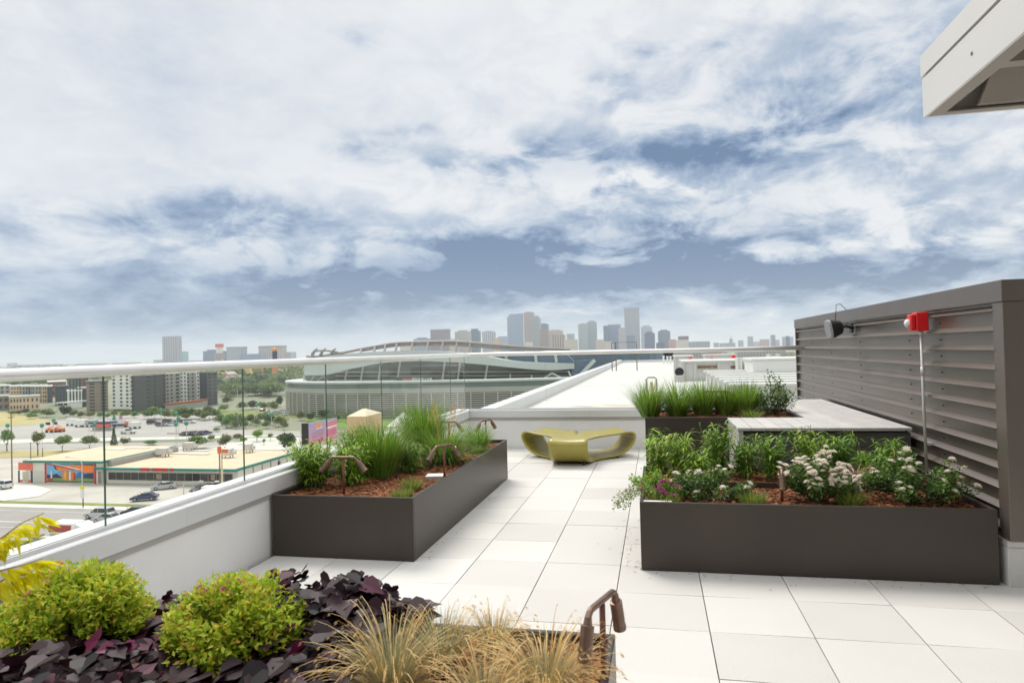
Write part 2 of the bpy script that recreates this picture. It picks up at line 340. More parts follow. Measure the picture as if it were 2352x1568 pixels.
# ------------------------------------------------------------------ planters
def planter(label,x0,x1,y0,y1,h,parts=None,t=.03,mz=.055):
    th=thing('planter_box',label,'planter',((x0+x1)/2,(y0+y1)/2,0),group='dark bronze metal planters on the terrace')
    mb=MB()
    mb.box(x0,x1,y0,y0+t,.004,h); mb.box(x0,x1,y1-t,y1,.004,h); mb.box(x0,x0+t,y0+t,y1-t,.004,h); mb.box(x1-t,x1,y0+t,y1-t,.004,h)
    mb.build('metal_box',BRONZE,th,True,bevel=.004)
    nx=max(2,int((x1-x0)/.05)); ny=max(2,int((y1-y0)/.05)); mb=MB(); vs=[];fs=[]
    r=random.Random(int(x0*100))
    for j in range(ny+1):
        for i in range(nx+1):
            vs.append((x0+t+(x1-x0-2*t)*i/nx, y0+t+(y1-y0-2*t)*j/ny, h-mz+r.uniform(-.018,.018)+.012*sin(i*.4)*cos(j*.31)))
    for j in range(ny):
        for i in range(nx):
            a=j*(nx+1)+i; fs.append((a,a+1,a+nx+2,a+nx+1))
    mb.add(vs,fs,.4)
    # bark chips lying on the bed
    for _ in range(int((x1-x0)*(y1-y0)*1500)):
        x=r.uniform(x0+t,x1-t); y=r.uniform(y0+t,y1-t); a=r.uniform(0,pi); l=r.uniform(.012,.032); q=r.uniform(.004,.009); z=h-mz+r.uniform(0,.022); tl=r.uniform(-.3,.3)
        c,s_=cos(a),sin(a)
        mb.add([(x-c*l+s_*q,y-s_*l-c*q,z-tl*l),(x+c*l+s_*q,y+s_*l-c*q,z+tl*l),(x+c*l-s_*q,y+s_*l+c*q,z+tl*l+.003),(x-c*l-s_*q,y-s_*l+c*q,z-tl*l+.003)],[(0,1,2,3)],r.random())
    o=mb.build('bark_mulch',MULCH,th,True)
    return th
PH=.543
pl=planter('long dark planter of tall grasses standing against the white parapet',XW+.034,-2.055,5.445,9.15,PH)
pr_=planter('wide dark planter of white roses in front of the screen wall',-.16,2.372,5.48,7.15,PH)
mb=MB(); mb.box(-.129,2.341,6.31,6.335,.40,.548); mb.build('divider',BRONZE,pr_,True)
pb=planter('dark planter of upright grasses beside the grey counter',-.15,1.62,8.26,9.3,.93)
pf=planter('dark planter of purple vine and blue grasses nearest the camera',-3.38,-.205,1.0,2.945,PH)
pf['label']='dark planter of purple vine, lime shrubs and straw-tipped grasses'
# ------------------------------------------------------------------ copper garden lights
def garden_light(label,loc,rz,h=.325,hw=.112,drop=50,head=.135):
    t=thing('garden_light',label,'garden light',loc,rz,'copper twin spotlights in the planters')
    mb=MB(); mb.tube([(0,0,-.06),(0,0,h)],.0115,10); mb.build('post',COPPERPOST,t,smooth=True)
    mb=MB(); mb.tube([(-hw-.02,0,h-.012),(-hw,0,h+.006),(-hw+.012,0,h+.012),(hw-.012,0,h+.012),(hw,0,h+.006),(hw+.02,0,h-.012)],.0125,10); mb.build('crossbar',COPPER,t)
    for s in (-1,1):
        a=radians(drop); d=Vector((s*cos(a),0,-sin(a))); p=Vector((s*(hw+.012),0,h-.004))
        mb=MB(); mb.tube([p,p+d*.03,p+d*.032,p+d*(head-.012),p+d*(head-.010),p+d*(head+.006)],[.013,.017,.025,.025,.0265,.0265],14,cap=False)
        mb.tube([p+d*(head-.03),p+d*(head-.026)],.023,14)
        o=mb.build('spotlight',COPPER,t,smooth=False); 
        m2=MB(); m2.tube([p+d*(head-.026),p+d*(head-.020)],.0225,14); m2.build('lens',BLACK,o)
    return t
LG=[('copper twin spotlight at the near end of the grass planter',G(790,1135,.50),0.03),
    ('copper twin spotlight beside the white cover plate in the grass planter',G(1021,1100,.50),radians(62)),
    ('copper twin spotlight at the far end of the grass planter, next to the olive bench',G(1117,1022,.50),radians(68)),
    ('copper twin spotlight half hidden behind the arching grass',Vector((-2.75,8.7,.50)),radians(-12)),
    ('copper twin spotlight in the planter beside the grey counter',G(1648,955,.88)+Vector((0,.12,0)),0.02),
    ('copper twin spotlight at the bare corner of the purple vine planter',Vector((-.225,2.57,.46)),radians(71)),
    ('dark copper spotlight between the two middle white rose bushes',Vector((.975,5.86,.49)),radians(84)),
    ('dark copper spotlight by the rose bush nearest the screen wall',Vector((1.53,5.95,.49)),radians(88))]
for i,(l,p,a) in enumerate(LG):
    kw={}
    if i==5: kw=dict(h=.35,hw=.112,drop=74,head=.15)
    if i>=6: kw=dict(h=.24,hw=.06,drop=70,head=.13)
    if i==4: kw=dict(h=.29,hw=.15,drop=40,head=.16)
    garden_light(l,p,a,**kw)
# junction box cover
t=thing('cover_plate','small white junction box cover on the bark of the grass planter','cover',G(1000,1098,.50))
mb=MB(); mb.obox((0,0,-.03),(.16,.13,.055),.15); mb.build('box',GALV,t); mb=MB(); mb.obox((0,0,.025),(.18,.15,.012),.15); mb.build('lid',WHITEP,t,bevel=.003)
mb=MB(); mb.obox((0,0,0),(.22,.05,.012),.0); o=mb.build('paver_offcut',WHITEP); o.location=(-.02,5.535,.528); tag(o,'thin white edging strip at the corner of the rose planter','edging')
# unseen house assumed behind the viewer, added to block sky light
hs=thing('penthouse','dark panelled penthouse wall with tall windows behind the terrace','building',(1.5,-3.4,0))
mb=MB(); mb.box(-3.9,7.2,-6.5,-3.0,-.5,3.9); mb.build('wall',BRONZE,hs,True)
for x in (-2.6,-.2,2.2,4.6):
    mb=MB(); mb.box(x,x+1.7,-3.0,-2.95,.1,2.7); o=mb.build('window',BRONZE,hs,True); m2=MB(); m2.box(x+.07,x+1.63,-2.948,-2.940,.17,2.63); m2.build('pane',M('penthouse_glass',(.03,.035,.04),rough=.06) if 'penthouse_glass' not in bpy.data.materials else bpy.data.materials['penthouse_glass'],o); o.children[0].location=-Vector(hs.location)
# ------------------------------------------------------------------ loop bench
lb=thing('loop_bench','low olive looped bench with three curling arms before the white parapet','bench',(-1.30,10.98,0))
def loop_profile():
    top=[(r,.375-.012*sin(pi*r/.6)) for r in np.linspace(0,.62,8)]
    curl=[(.68,.385),(.75,.394),(.81,.396),(.855,.386),(.882,.364),(.89,.332),(.88,.29),(.855,.24),(.815,.185),(.755,.132),(.68,.09),(.59,.062),(.48,.048)]
    bot=[(r,.044) for r in (.38,.26,.14,0)]
    return top+curl+bot
mb=MB(); prof=loop_profile(); hw0=.295
for k,adeg in enumerate((-92,26,154)):
    a=radians(adeg); c,s=cos(a),sin(a); n=11; vs=[]; fs=[]
    for (r,z) in prof:
        hw=hw0+.115*exp(-(max(0,r-.24)/.13)); r0=hw/math.tan(radians(60))
        for q in range(n+1):
            y=-1+2*q/n; yy=y*hw
            rr=max(r,abs(yy)/math.tan(radians(60)))          # mitre where the three arms meet
            vs.append((c*rr-s*yy, s*rr+c*yy, z-.018*(1-y*y)*(1 if z>.3 else 0)))
    for i in range(len(prof)-1):
        for q in range(n): b=i*(n+1)+q; fs.append((b,b+1,b+n+2,b+n+1))
    mb.add(vs,fs)
o=mb.build('looped_seat',LOOP,lb,smooth=True)
so_=o.modifiers.new('solid','SOLIDIFY'); so_.thickness=.027; so_.offset=-1
wd=o.modifiers.new('weld','WELD'); wd.merge_threshold=.004
for adeg in (-92,26,154):
    a=radians(adeg)
    for yy in (-.2,.2):
        for r in ((.62,) if adeg!=-92 else (.66,)):
            f=MB(); f.tube([(cos(a)*r-sin(a)*yy,sin(a)*r+cos(a)*yy,.0),(cos(a)*r-sin(a)*yy,sin(a)*r+cos(a)*yy,.062)],.018,8); f.build('foot',BLACK,lb)
# ------------------------------------------------------------------ L-shaped counter of composite boards
ct=thing('counter','L-shaped grey board counter with dark siding along the screen wall','counter',(1.6,8.3,0))
mb=MB(); zt=.93
x=.79; i=0
while x<2.40:
    mb.box(x,min(x+.136,2.405),7.19,8.20,zt-.032,zt,random.random()); x+=.142
y=8.205
xx=1.64
while xx<2.38:
    mb.box(xx,min(xx+.136,2.405),8.206,10.85,zt-.032,zt,random.random()); xx+=.142
mb.build('top_board',WOOD,ct,True,bevel=.003)
mb=MB()
for k in range(6):
    z0=.01+k*.146; mb.box(.83,2.40,7.235,7.255,z0,z0+.140,random.random()); mb.box(.83,.85,7.256,8.19,z0,z0+.140,random.random()); mb.box(1.68,1.70,8.19,10.8,z0,z0+.140,random.random())
mb.build('siding',WOODD,ct,True)
mb=MB(); mb.box(.80,.845,7.20,8.195,.01,zt-.034,.5); mb.build('end_panel',WOOD,ct,True)
mb=MB(); mb.box(.86,2.39,7.262,8.18,.01,zt-.034); mb.box(1.705,2.39,8.19,10.78,.01,zt-.034); mb.build('carcass',DARKGAP,ct,True)
# ------------------------------------------------------------------ metal screen wall (louvred look from horizontal ribs)
fw=thing('screen_wall','dark bronze metal screen wall with horizontal ribs and flat cap','screen wall',(XF,5.42,0))
YN,YF=5.42,12.75; ZT=2.19; ZB=.33
def ribs(axis,a0,a1,off,sgn,z0,z1,per=.1435):
    pts=[]; z=z0
    while z<z1-.02:
        pts += [(0,z),(.042,z+.003),(.045,z+.008),(.003,z+.043),(0,z+.045)]; z+=per
    pts.append((0,z1)); mb=MB(); vs=[];fs=[]
    for d,z in pts:
        for a in (a0,a1): vs.append((off+sgn*d,a,z) if axis=='x' else (a,off+sgn*d,z))
    for i in range(len(pts)-1): fs.append((2*i,2*i+1,2*i+3,2*i+2))
    mb.add(vs,fs); return mb
ribs('x',YN+.13,YF-.02,XF+.04,-1,ZB+.06,ZT-.155).build('ribbed_panel',SCREEN,fw,True)
ribs('y',XF+.24,6.4,YN+.045,-1,ZB+.06,ZT-.155).build('ribbed_panel',SCREEN,fw,True)
mb=MB(); mb.box(XF,XF+.16,YN,YN+.15,ZB,ZT-.158); mb.box(XF+.162,XF+.25,YN+.002,YN+.08,ZB,ZT-.158); mb.build('corner_post',SCREEN,fw,True,bevel=.003)
mb=MB(); mb.box(XF+.002,XF+.06,YF-.05,YF,ZB,ZT-.158); mb.build('end_trim',SCREEN,fw,True)
mb=MB(); mb.box(XF-.006,XF+.20,YN-.004,YF+.01,ZT-.155,ZT); mb.box(XF+.202,6.4,YN-.004,YN+.2,ZT-.155,ZT); mb.build('cap',SCREEN,fw,True,bevel=.004)
mb=MB(); mb.box(XF+.012,XF+.2,YN+.15,YF,ZB,ZB+.06); mb.box(XF+.25,6.4,YN+.014,YN+.2,ZB,ZB+.06); mb.build('base_trim',SCREEN,fw,True)
mb=MB(); mb.box(XF+.09,XF+.12,YN+.2,YF-.05,ZB+.06,ZT-.16); mb.box(XF+.26,6.4,YN+.09,YN+.12,ZB+.06,ZT-.16); mb.build('backing',DARKGAP,fw,True)
sm_=MB().ball((0,0,0),.007,6,4).build('screw',BLACK).data; bpy.data.objects.remove(bpy.data.objects['screw'])
for k in range(11):
    z=ZB+.06+.07+k*.1435
    for y in (6.6,7.35,9.0,10.4,11.6):
        if z<ZT-.2: o=bpy.data.objects.new('screw',sm_); COL.objects.link(o); o.parent=fw; o.location=Vector((XF+.036,y,z+.02))-fw.location
cu_=thing('curb','pale concrete curb carrying the dark screen wall','curb',(XF,YN,0)); mb=MB()
mb.box(XF-.005,6.4,YN+.03,YF,-.04,ZB-.045); mb.build('concrete_base',CONC,cu_,True,bevel=.008); mb=MB(); mb.box(XF-.012,6.4,YN+.02,YF,ZB-.043,ZB-.002); mb.build('flashing',GALV,cu_,True)
# speaker
spk=thing('speaker','black outdoor speaker with grey grille hung high on the screen wall','speaker',(XF,9.6,1.9))
c=at(1916,754,9.05)
ax=Vector((-.93,-.12,-.16)).normalized(); up=Vector((0,0,1)); sd_=ax.cross(up).normalized(); up=sd_.cross(ax)
def ring(p,rx,rz,n=16,sq=.6):
    o=[]
    for k in range(n):
        t=2*pi*k/n; cx_,sx_=cos(t),sin(t); e=lambda q:math.copysign(abs(q)**sq,q)
        o.append(p+sd_*rx*e(cx_)+up*rz*e(sx_))
    return o
def loft(rings,cap=True):
    m=MB(); vs=[q for r in rings for q in r]; n=len(rings[0]); fs=[]
    for i in range(len(rings)-1):
        for k in range(n): a=i*n+k;b=i*n+(k+1)%n; fs.append((a,b,b+n,a+n))
    if cap: fs.append(tuple(range(n-1,-1,-1))); fs.append(tuple(range((len(rings)-1)*n,len(rings)*n)))
    return m.add(vs,fs)
loft([ring(c-ax*.10,.035,.045),ring(c-ax*.07,.07,.085),ring(c+ax*.02,.098,.115),ring(c+ax*.055,.102,.12)]).build('cabinet',BLACK,spk,True,smooth=False)
loft([ring(c+ax*.056,.102,.12),ring(c+ax*.075,.098,.116),ring(c+ax*.083,.085,.105)]).build('grille',M('grey_speaker_grille',(.30,.31,.32),rough=.6,var=.05),spk,True)
mb=MB(); q=Vector((XF+.02,c.y+.17,c.z-.0)); mb.tube([c-ax*.09,c-ax*.14,q],.018,8); mb.box(XF-.01,XF+.012,q.y-.05,q.y+.05,q.z-.06,q.z+.06); mb.build('bracket',BLACK,spk,True)
mb=MB(); mb.tube([c+Vector((.03,.06,.09)),c+Vector((.04,.05,.22)),c+Vector((.06,.12,.30)),c+Vector((.14,.25,.315)),(XF+.03,c.y+.5,ZT+.01)],.004,6); mb.build('cable',BLACK,spk,True)
# alarm strobe on conduit
Y0=at(2104,745,1).x; 
yb=(XF-.09)/ (ray(2104,745)[0]/ray(2104,745)[1])
al=thing('alarm_strobe','red fire alarm box with white strobe lens on the screen wall','fire alarm',(XF,yb,1.85))
zc=at(2101,739,yb).z
mb=MB(); mb.box(XF-.105,XF-.005,yb-.062,yb+.062,zc-.085,zc+.085); mb.build('back_box',REDP,al,True,bevel=.006)
mb=MB(); mb.box(XF-.150,XF-.106,yb-.052,yb+.055,zc-.078,zc+.070); mb.build('sounder',REDP,al,True,bevel=.010)
mb=MB(); mb.ball((XF-.158,yb,zc-.012),.033,12,8,(1,1,1.15)); mb.build('strobe_lens',WHITEP,al,True,smooth=True)
cd_=thing('conduit','thin galvanised conduit rising up the screen wall to the red alarm','pipe',(XF,yb,.5))
mb=MB(); mb.tube([(XF-.05,yb,zc-.086),(XF-.045,yb+.01,1.2),(XF-.04,yb,.45)],.0135,10); mb.tube([(XF-.047,yb+.004,1.45),(XF-.047,yb+.004,1.53)],.018,10); mb.tube([(XF-.05,yb,zc-.12),(XF-.05,yb,zc-.086)],.019,10); mb.build('pipe',GALV,cd_,True,smooth=True)
for z in (1.66,1.27,.82):
    mb=MB(); mb.box(XF-.03,XF+.004,yb-.03,yb+.035,z,z+.022); mb.build('clip',GALV,cd_,True)
# ------------------------------------------------------------------ canopy overhead
cn=thing('canopy','champagne metal roof canopy jutting out overhead above the screen wall','canopy',(1.95,5.4,3.4))
X0,Y1=1.945,5.40; zb,zm,zt_=3.385,3.663,3.835
mb=MB(); mb.box(X0,X0+.02,-1.5,Y1,zb,zm); mb.box(X0+.021,6.6,Y1-.02,Y1,zb,zm); mb.build('lower_fascia',CANOPY,cn,True)
mb=MB(); mb.box(X0-.006,X0+.02,-1.5,Y1+.006,zm+.018,zt_); mb.box(X0+.021,6.6,Y1-.02,Y1+.006,zm+.018,zt_); mb.build('upper_fascia',CANOPY,cn,True)
mb=MB(); mb.box(X0+.022,6.6,-1.5,Y1-.022,zm,zm+.10); mb.build('roof_deck',CANOPYD,cn,True)
mb=MB(); mb.box(X0+.021,X0+.115,-1.5,Y1-.021,zb,zb+.012); mb.box(X0+.116,6.6,Y1-.09,Y1-.021,zb,zb+.012); mb.box(X0+.10,X0+.115,-1.5,Y1-.1,zb+.013,zm-.002); mb.build('edge_flange',CANOPYD,cn,True)
mb=MB()
for y in (4.72,3.7,2.7,1.7): mb.box(X0+.117,6.6,y,y+.10,zb+.10,zm-.004)
mb.prism([(X0+.3,Y1-.1,zb+.02),(X0+.3,Y1-.45,zm-.01),(X0+.3,Y1-.47,zm-.01),(X0+.3,Y1-.15,zb+.02)],(4,0,0))
mb.build('purlin',CANOPYD,cn,True)
mb=MB(); mb.tube([(X0-.004,at(2192,160,1).x and 4.62,3.52),(X0+.0,4.62,3.52)],.012,8); mb.build('screw',COPPER,cn,True)
vp=thing('roof_vent','small pale vent cap standing on top of the metal canopy','vent',(2.08,4.62,3.8)); mb=MB(); mb.tube([(2.12,4.66,3.80),(2.12,4.66,4.02)],.07,14); mb.tube([(2.12,4.66,4.02),(2.12,4.66,4.06)],.085,14); mb.build('pipe',CANOPY,vp,True)
# ------------------------------------------------------------------ planting
LG_=lambda *c:[srgb(*x)[:3] for x in c]
REED=leafmat('reed_grass_blade',LG_((70,108,30),(104,146,44),(136,172,60),(170,194,92),(200,196,126)),.35)
PLUME=leafmat('tan_seed_plume',LG_((190,140,80),(222,176,112),(236,206,150)),.3,.8)
LANCE=leafmat('lance_leaf',LG_((82,122,30),(118,160,40),(152,188,54),(182,206,76),(212,222,128)),.4)
LANCED=leafmat('dark_lance_leaf',LG_((76,118,36),(110,154,46),(142,180,58),(176,202,88)),.4)
SEED=leafmat('drooping_seed_head',LG_((170,170,90),(206,200,130),(226,220,170)),.35)
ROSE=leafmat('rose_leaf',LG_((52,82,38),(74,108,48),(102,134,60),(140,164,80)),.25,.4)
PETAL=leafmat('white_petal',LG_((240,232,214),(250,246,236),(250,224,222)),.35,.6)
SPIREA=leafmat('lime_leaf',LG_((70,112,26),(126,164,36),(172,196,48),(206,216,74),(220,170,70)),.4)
PINK=leafmat('pink_floret',LG_((214,130,140),(232,162,168),(240,196,190)),.3,.7)
MAGENTA=leafmat('magenta_floret',LG_((178,70,140),(206,104,168),(222,150,190)),.3,.7)
VINE=leafmat('purple_vine_leaf',LG_((20,8,12),(34,14,21),(50,22,33),(46,28,33),(104,30,66)),.14,.5,spec=.28)
FESC=leafmat('blue_fescue_blade',LG_((104,118,94),(138,150,124),(166,168,128),(204,186,128),(224,194,134)),.3)
STRAW=leafmat('straw_blade',LG_((204,162,92),(226,190,120),(238,208,148),(242,222,176)),.3,.7)
SUMAC=leafmat('yellow_leaf',LG_((206,200,14),(236,228,26),(244,240,70)),.5)
STEM=M('green_stem',(.14,.20,.05),rough=.6,var=.2)
TWIG=M('dry_twig',(.42,.28,.16),rough=.8,var=.2)
DSTEM=M('dark_stem',(.06,.04,.03),rough=.8,var=.2)
UP=Vector((0,0,1))
def rv(r): return Vector((r.gauss(0,1),r.gauss(0,1),r.gauss(0,1))).normalized()
def reed(label,loc,h,rad,n,seed,lean=(.02,.42),droop=(.2,1.1),W=.0075,plumes=0,ph=1.25,group='clumps of ornamental grass',mat_=REED,base=.08):
    r=random.Random(seed); t=thing('ornamental_grass',label,'grass clump',loc,group=group); mb=MB()
    for _ in range(int(n*1.9)):
        a=r.uniform(0,2*pi); q=base*1.25*sqrt(r.random()); l=h*r.uniform(.5,1.08)
        mb.blade((q*cos(a),q*sin(a),0),a+r.gauss(0,.5),r.uniform(*lean)*(rad/.3),l,W*r.uniform(.6,1.25),r.uniform(*droop)*(rad/.3),5,min(1,max(0,r.gauss(.38,.22))))
    mb.build('blades',mat_,t)
    for _ in range(plumes):
        a=r.uniform(0,2*pi); l=h*ph*r.uniform(.85,1.1); m=MB(); _,p=m.blade((.03*cos(a),.03*sin(a),0),a,r.uniform(.03,.28),l,.004,r.uniform(.05,.4),5,.3,.9)
        d=Vector((cos(a)*.2,sin(a)*.2,1)).normalized()
        for k in range(26):
            e=rv(r); m.leaf(p-d*(.16*k/26)+e*.006,(d+e*.35),e,.022,.006,.1,r.random())
        m.build('seed_plume',PLUME,t)
    return t
def lance(label,loc,h,rad,ns,seed,mat_=LANCE,seeds=0,ll=.15,lw=.017,group='leafy plants with lance-shaped leaves'):
    r=random.Random(seed); t=thing('leafy_plant',label,'plant',loc,group=group); mb=MB(); st=MB()
    for i in range(int(ns*1.7)):
        a=r.uniform(0,2*pi); q=rad*.35*sqrt(r.random()); L_=h*r.uniform(.6,1.0); lean=r.uniform(.02,.38)*(rad/.25); p=Vector((q*cos(a),q*sin(a),0)); path=[p.copy()]; o=Vector((cos(a),sin(a),0)); ang=lean*.4
        for k in range(6):
            p=p+(o*sin(ang)+UP*cos(ang))*L_/6; ang+=lean*.28; path.append(p.copy())
        st.tube(path,.0022,4,False)
        nl=r.randint(11,15)
        for k in range(nl):
            f=.12+.88*k/nl; i0=min(5,int(f*6)); pp=path[i0].lerp(path[i0+1],f*6-i0); b=r.uniform(0,2*pi) ; e=Vector((cos(b),sin(b),0)); el=r.uniform(.15,.95)
            d=e*cos(el)+UP*sin(el); l=ll*r.uniform(.6,1.15); tn=min(1,max(0,r.gauss(.45,.24)))
            # arching leaf: two joined lance pieces
            w=lw*r.uniform(.7,1.2); side=e.cross(UP).normalized(); m1=pp+d*l*.5; d2=(d-UP*r.uniform(.4,1.1)).normalized(); m2=m1+d2*l*.5
            mb.add([pp,m1-side*w/2,m1+side*w/2,m2],[(0,2,1),(1,2,3)],tn)
        if i<seeds:
            tip=path[-1]; sh=MB()
            for k in range(9):
                e=rv(r); q_=tip+o*.012*k-UP*.006*k*k*.35; sh.leaf(q_,Vector((e.x*.3,e.y*.3,-1)),e,.032,.012,.1,r.random())
            sh.build('seed_head',SEED,t)
    mb.build('leaves',mat_,t); st.build('stems',STEM,t)
    return t
def blossom_mesh(r,R=.03,mat_=PETAL,name='blossom',petals=22):
    m=MB()
    for k in range(petals):
        f=k/petals; a=k*2.4; el=.15+1.2*(1-f); d=Vector((cos(a)*cos(el),sin(a)*cos(el),sin(el))); m.leaf(d*.004*(1-f),d+UP*.1,UP-d*.4,R*(.65+.45*f),R*.8,.22,min(1,max(0,r.gauss(.4,.25))))
    return m
def bush(label,loc,dims,nleaf,seed,leaf=.032,flowers=0,fl=None,mat_=ROSE,name='rose_bush',cat='rose bush',group='white rose bushes',fmat=PETAL,fname='blossom',fR=.026,stemmat=DSTEM,upf=.35,lw=.6,cluster=(1,1),tight=(.72,1.06),surf=.6):
    r=random.Random(seed); t=thing(name,label,cat,loc,group=group); mb=MB(); st=MB(); rx,ry,h=dims
    tips=[]
    for _ in range(max(14,nleaf//45)):
        a=r.uniform(0,2*pi); e=math.acos(r.uniform(-.1,1)); k=r.uniform(*tight)
        tip=Vector((rx*k*sin(e)*cos(a),ry*k*sin(e)*sin(a),h*.30+h*.70*k*cos(e))); tips.append(tip); b=Vector((tip.x*.12,tip.y*.12,0)); mid=(b+tip)/2+Vector((tip.x*.15,tip.y*.15,.02)); st.tube([b,mid,tip],[.004,.003,.0015],4,False)
    per=int(nleaf*1.8)//len(tips)
    for tip in tips:
        ax_=(tip-Vector((0,0,h*.15))).normalized()
        for k in range(per):
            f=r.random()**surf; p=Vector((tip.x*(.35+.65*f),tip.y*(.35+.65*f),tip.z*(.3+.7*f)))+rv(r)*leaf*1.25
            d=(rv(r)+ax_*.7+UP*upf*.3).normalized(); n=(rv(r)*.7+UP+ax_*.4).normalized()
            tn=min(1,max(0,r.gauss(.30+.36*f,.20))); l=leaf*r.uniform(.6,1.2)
            mb.leaf(p,d,n,l,l*lw,.14,tn)
    mb.build('foliage',mat_,t); st.build('stems',stemmat,t)
    outer=sorted(tips,key=lambda q:-(q.z*1.2+ -q.y*.7))
    for k in range(flowers):
        q=outer[k%len(outer)]; b=blossom_mesh(r,fR*r.uniform(.8,1.25),fmat)
        if cluster[1]>1:
            for z in range(r.randint(*cluster)):
                b2=blossom_mesh(r,fR*r.uniform(.7,1.1),fmat); o_=rv(r)*fR*1.5; b.add([Vector(v)+o_ for v in b2.v],b2.f); b.t[-len(b2.v):]=b2.t
        o=b.build(fname,fmat,t); o.location=q*1.04+Vector((0,0,.012)); o.rotation_euler=(r.uniform(-.2,.9),r.uniform(-.5,.5),r.uniform(0,6))
    return t
GZ=.495
def base(u,v,y): return Vector((at(u,v,y).x,y,GZ))
def ht(u,v,y,z=GZ): return at(u,v,y).z-z
# -- grass planter
y=6.62; reed('tall upright green grass clump rising behind the nearest copper spotlight',base(868,1100,y),ht(868,962,y)*1.04,.38,900,1,base=.13)
y=7.85; reed('tallest green grass clump, standing at the parapet side of the planter',base(972,1050,y),ht(972,915,y)*1.03,.34,850,2,base=.12)
y=7.75; reed('low arching green grass clump with tan plumes beside the second spotlight',Vector((-2.42,7.45,GZ)),.62,.46,760,3,(.1,.7),(.5,1.5),.0065,11,1.12)
reed('fading straw-green grass tangled between the two tall clumps',Vector((-2.78,7.1,GZ)),.42,.42,330,4,(.2,.9),(.6,1.6),.006,0,1,'clumps of ornamental grass',leafmat('pale_grass_blade',LG_((96,120,52),(146,156,84),(190,178,112),(212,190,130)),.35))
reed('grass clump at the far end of the planter near the olive bench',Vector((-2.3,8.45,GZ)),.40,.36,330,5,(.1,.7),(.4,1.4))
lance('bushy bright green leafy plant at the parapet corner of the grass planter',base(722,1105,6.02),.50,.30,46,11,LANCE,0,.15,.020)
lance('bright green leafy plant directly behind the nearest copper spotlight',base(806,1108,6.10),.46,.26,38,12,LANCE,4,.14,.018)
lance('leafy plant against the parapet behind the bushy corner plant',Vector((-3.10,6.65,GZ)),.52,.28,34,13,LANCED,4,.15,.018)
lance('loose pale leafy plant between the tall grass clumps',Vector((-2.62,6.85,GZ)),.36,.24,26,14,LANCED,6,.13,.014)
SEDGE=leafmat('sedge_blade',LG_((70,104,36),(112,140,52),(158,168,80),(200,170,100)),.35)
for i,(l,p,h,rd) in enumerate((('small sedge tuft on the bark at the near corner of the grass planter',Vector((-2.22,5.62,GZ)),.10,.16),('spreading sedge tuft beside the white cover plate',Vector((-2.28,6.0,GZ)),.13,.2),('sedge tuft under the spotlight at the far planter end',Vector((-2.2,8.2,GZ)),.14,.2),('green sedge mound between the rose bushes on the open bark',Vector((.72,5.66,GZ)),.13,.17),('grassy green mound beside the spotlight nearest the screen wall',Vector((1.45,5.75,GZ)),.15,.22),('small grass tuft under the pink flowers of the rose planter',Vector((.06,5.62,GZ)),.09,.12))):
    reed(l,p,h,rd*1.3,230,40+i,(.1,1.0),(.3,1.4),.0045,0,1,'low sedge tufts',SEDGE,.07)
# -- rose planter
BK=[(1512,992,6.95,'first leafy plant at the open corner of the rose planter, next to the bench side'),(1560,985,6.75,'tall feathery leafy plant beside the corner plant in the rose planter'),(1650,983,6.95,'tallest leafy plant in front of the counter end'),(1600,1035,6.6,'yellow-green leafy plant low in front of the tallest one'),(1712,1000,6.8,'drooping leafy plant below the front edge of the counter'),(1775,1000,6.75,'spiky green leafy plant in front of the dark siding'),(1862,985,6.8,'upright yellow-green leafy plant before the middle of the siding'),(1930,990,6.8,'dark green leafy plant behind the white roses'),(2040,1003,6.75,'bushy leafy plant next to the metal conduit'),(2003,1040,6.45,'short leafy plant behind the spotlight nearest the screen wall')]
for i,(u,v,y,l) in enumerate(BK):
    lance(l,base(u,1080,y),max(.2,ht(u,v,y)*random.Random(i).uniform(.92,1.18)),.20,18,60+i,LANCE if i in (0,1,3,6) else LANCED,7 if i in(0,1,2,4,6) else 2,.15,.0185)
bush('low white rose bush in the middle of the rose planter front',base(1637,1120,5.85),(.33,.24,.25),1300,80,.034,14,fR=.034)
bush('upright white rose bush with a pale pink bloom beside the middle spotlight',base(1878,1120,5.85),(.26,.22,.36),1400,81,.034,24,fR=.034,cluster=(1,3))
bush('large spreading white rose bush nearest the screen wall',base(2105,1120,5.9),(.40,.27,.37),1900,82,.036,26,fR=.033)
bush('dense cream white flowering bush hugging the upright rose bush',Vector((base(1940,1110,5.95).x,5.98,GZ)),(.10,.10,.23),260,83,.03,16,fR=.036,cluster=(2,4))
bush('low cushion of pink flowers at the open corner of the rose planter',base(1522,1130,5.78),(.24,.17,.15),520,84,.026,18,mat_=LANCED,name='pink_flower_cushion',cat='flowers',group='low flowering cushions',fmat=MAGENTA,fname='flower_cluster',fR=.018,cluster=(2,4))
bush('ferny green cushion behind the pink flowers',Vector((base(1505,1090,6.2).x,6.15,GZ)),(.22,.16,.19),520,85,.03,0,mat_=LANCED,name='green_cushion_plant',cat='plant',group='low flowering cushions')
t=thing('dry_twig_bush','bare tan twiggy dead plant between the leafy plants and roses','plant',base(1965,1105,6.25)); mb=MB(); r=random.Random(5)
for _ in range(16):
    a=r.uniform(0,6.3); l=r.uniform(.15,.30); b=r.uniform(.1,.6); p1=Vector((cos(a)*l*.5*b,sin(a)*l*.5*b,l*.55)); p2=p1+Vector((cos(a)*l*.4,sin(a)*l*.4,l*.35)); mb.tube([(0,0,0),p1,p2],[.006,.005,.002],5,False)
    for _ in range(3):
        e=rv(r); mb.tube([p1,p1+Vector((e.x*.08,e.y*.08,abs(e.z)*.09))],[.003,.0015],4,False)
mb.build('twigs',TWIG,t)
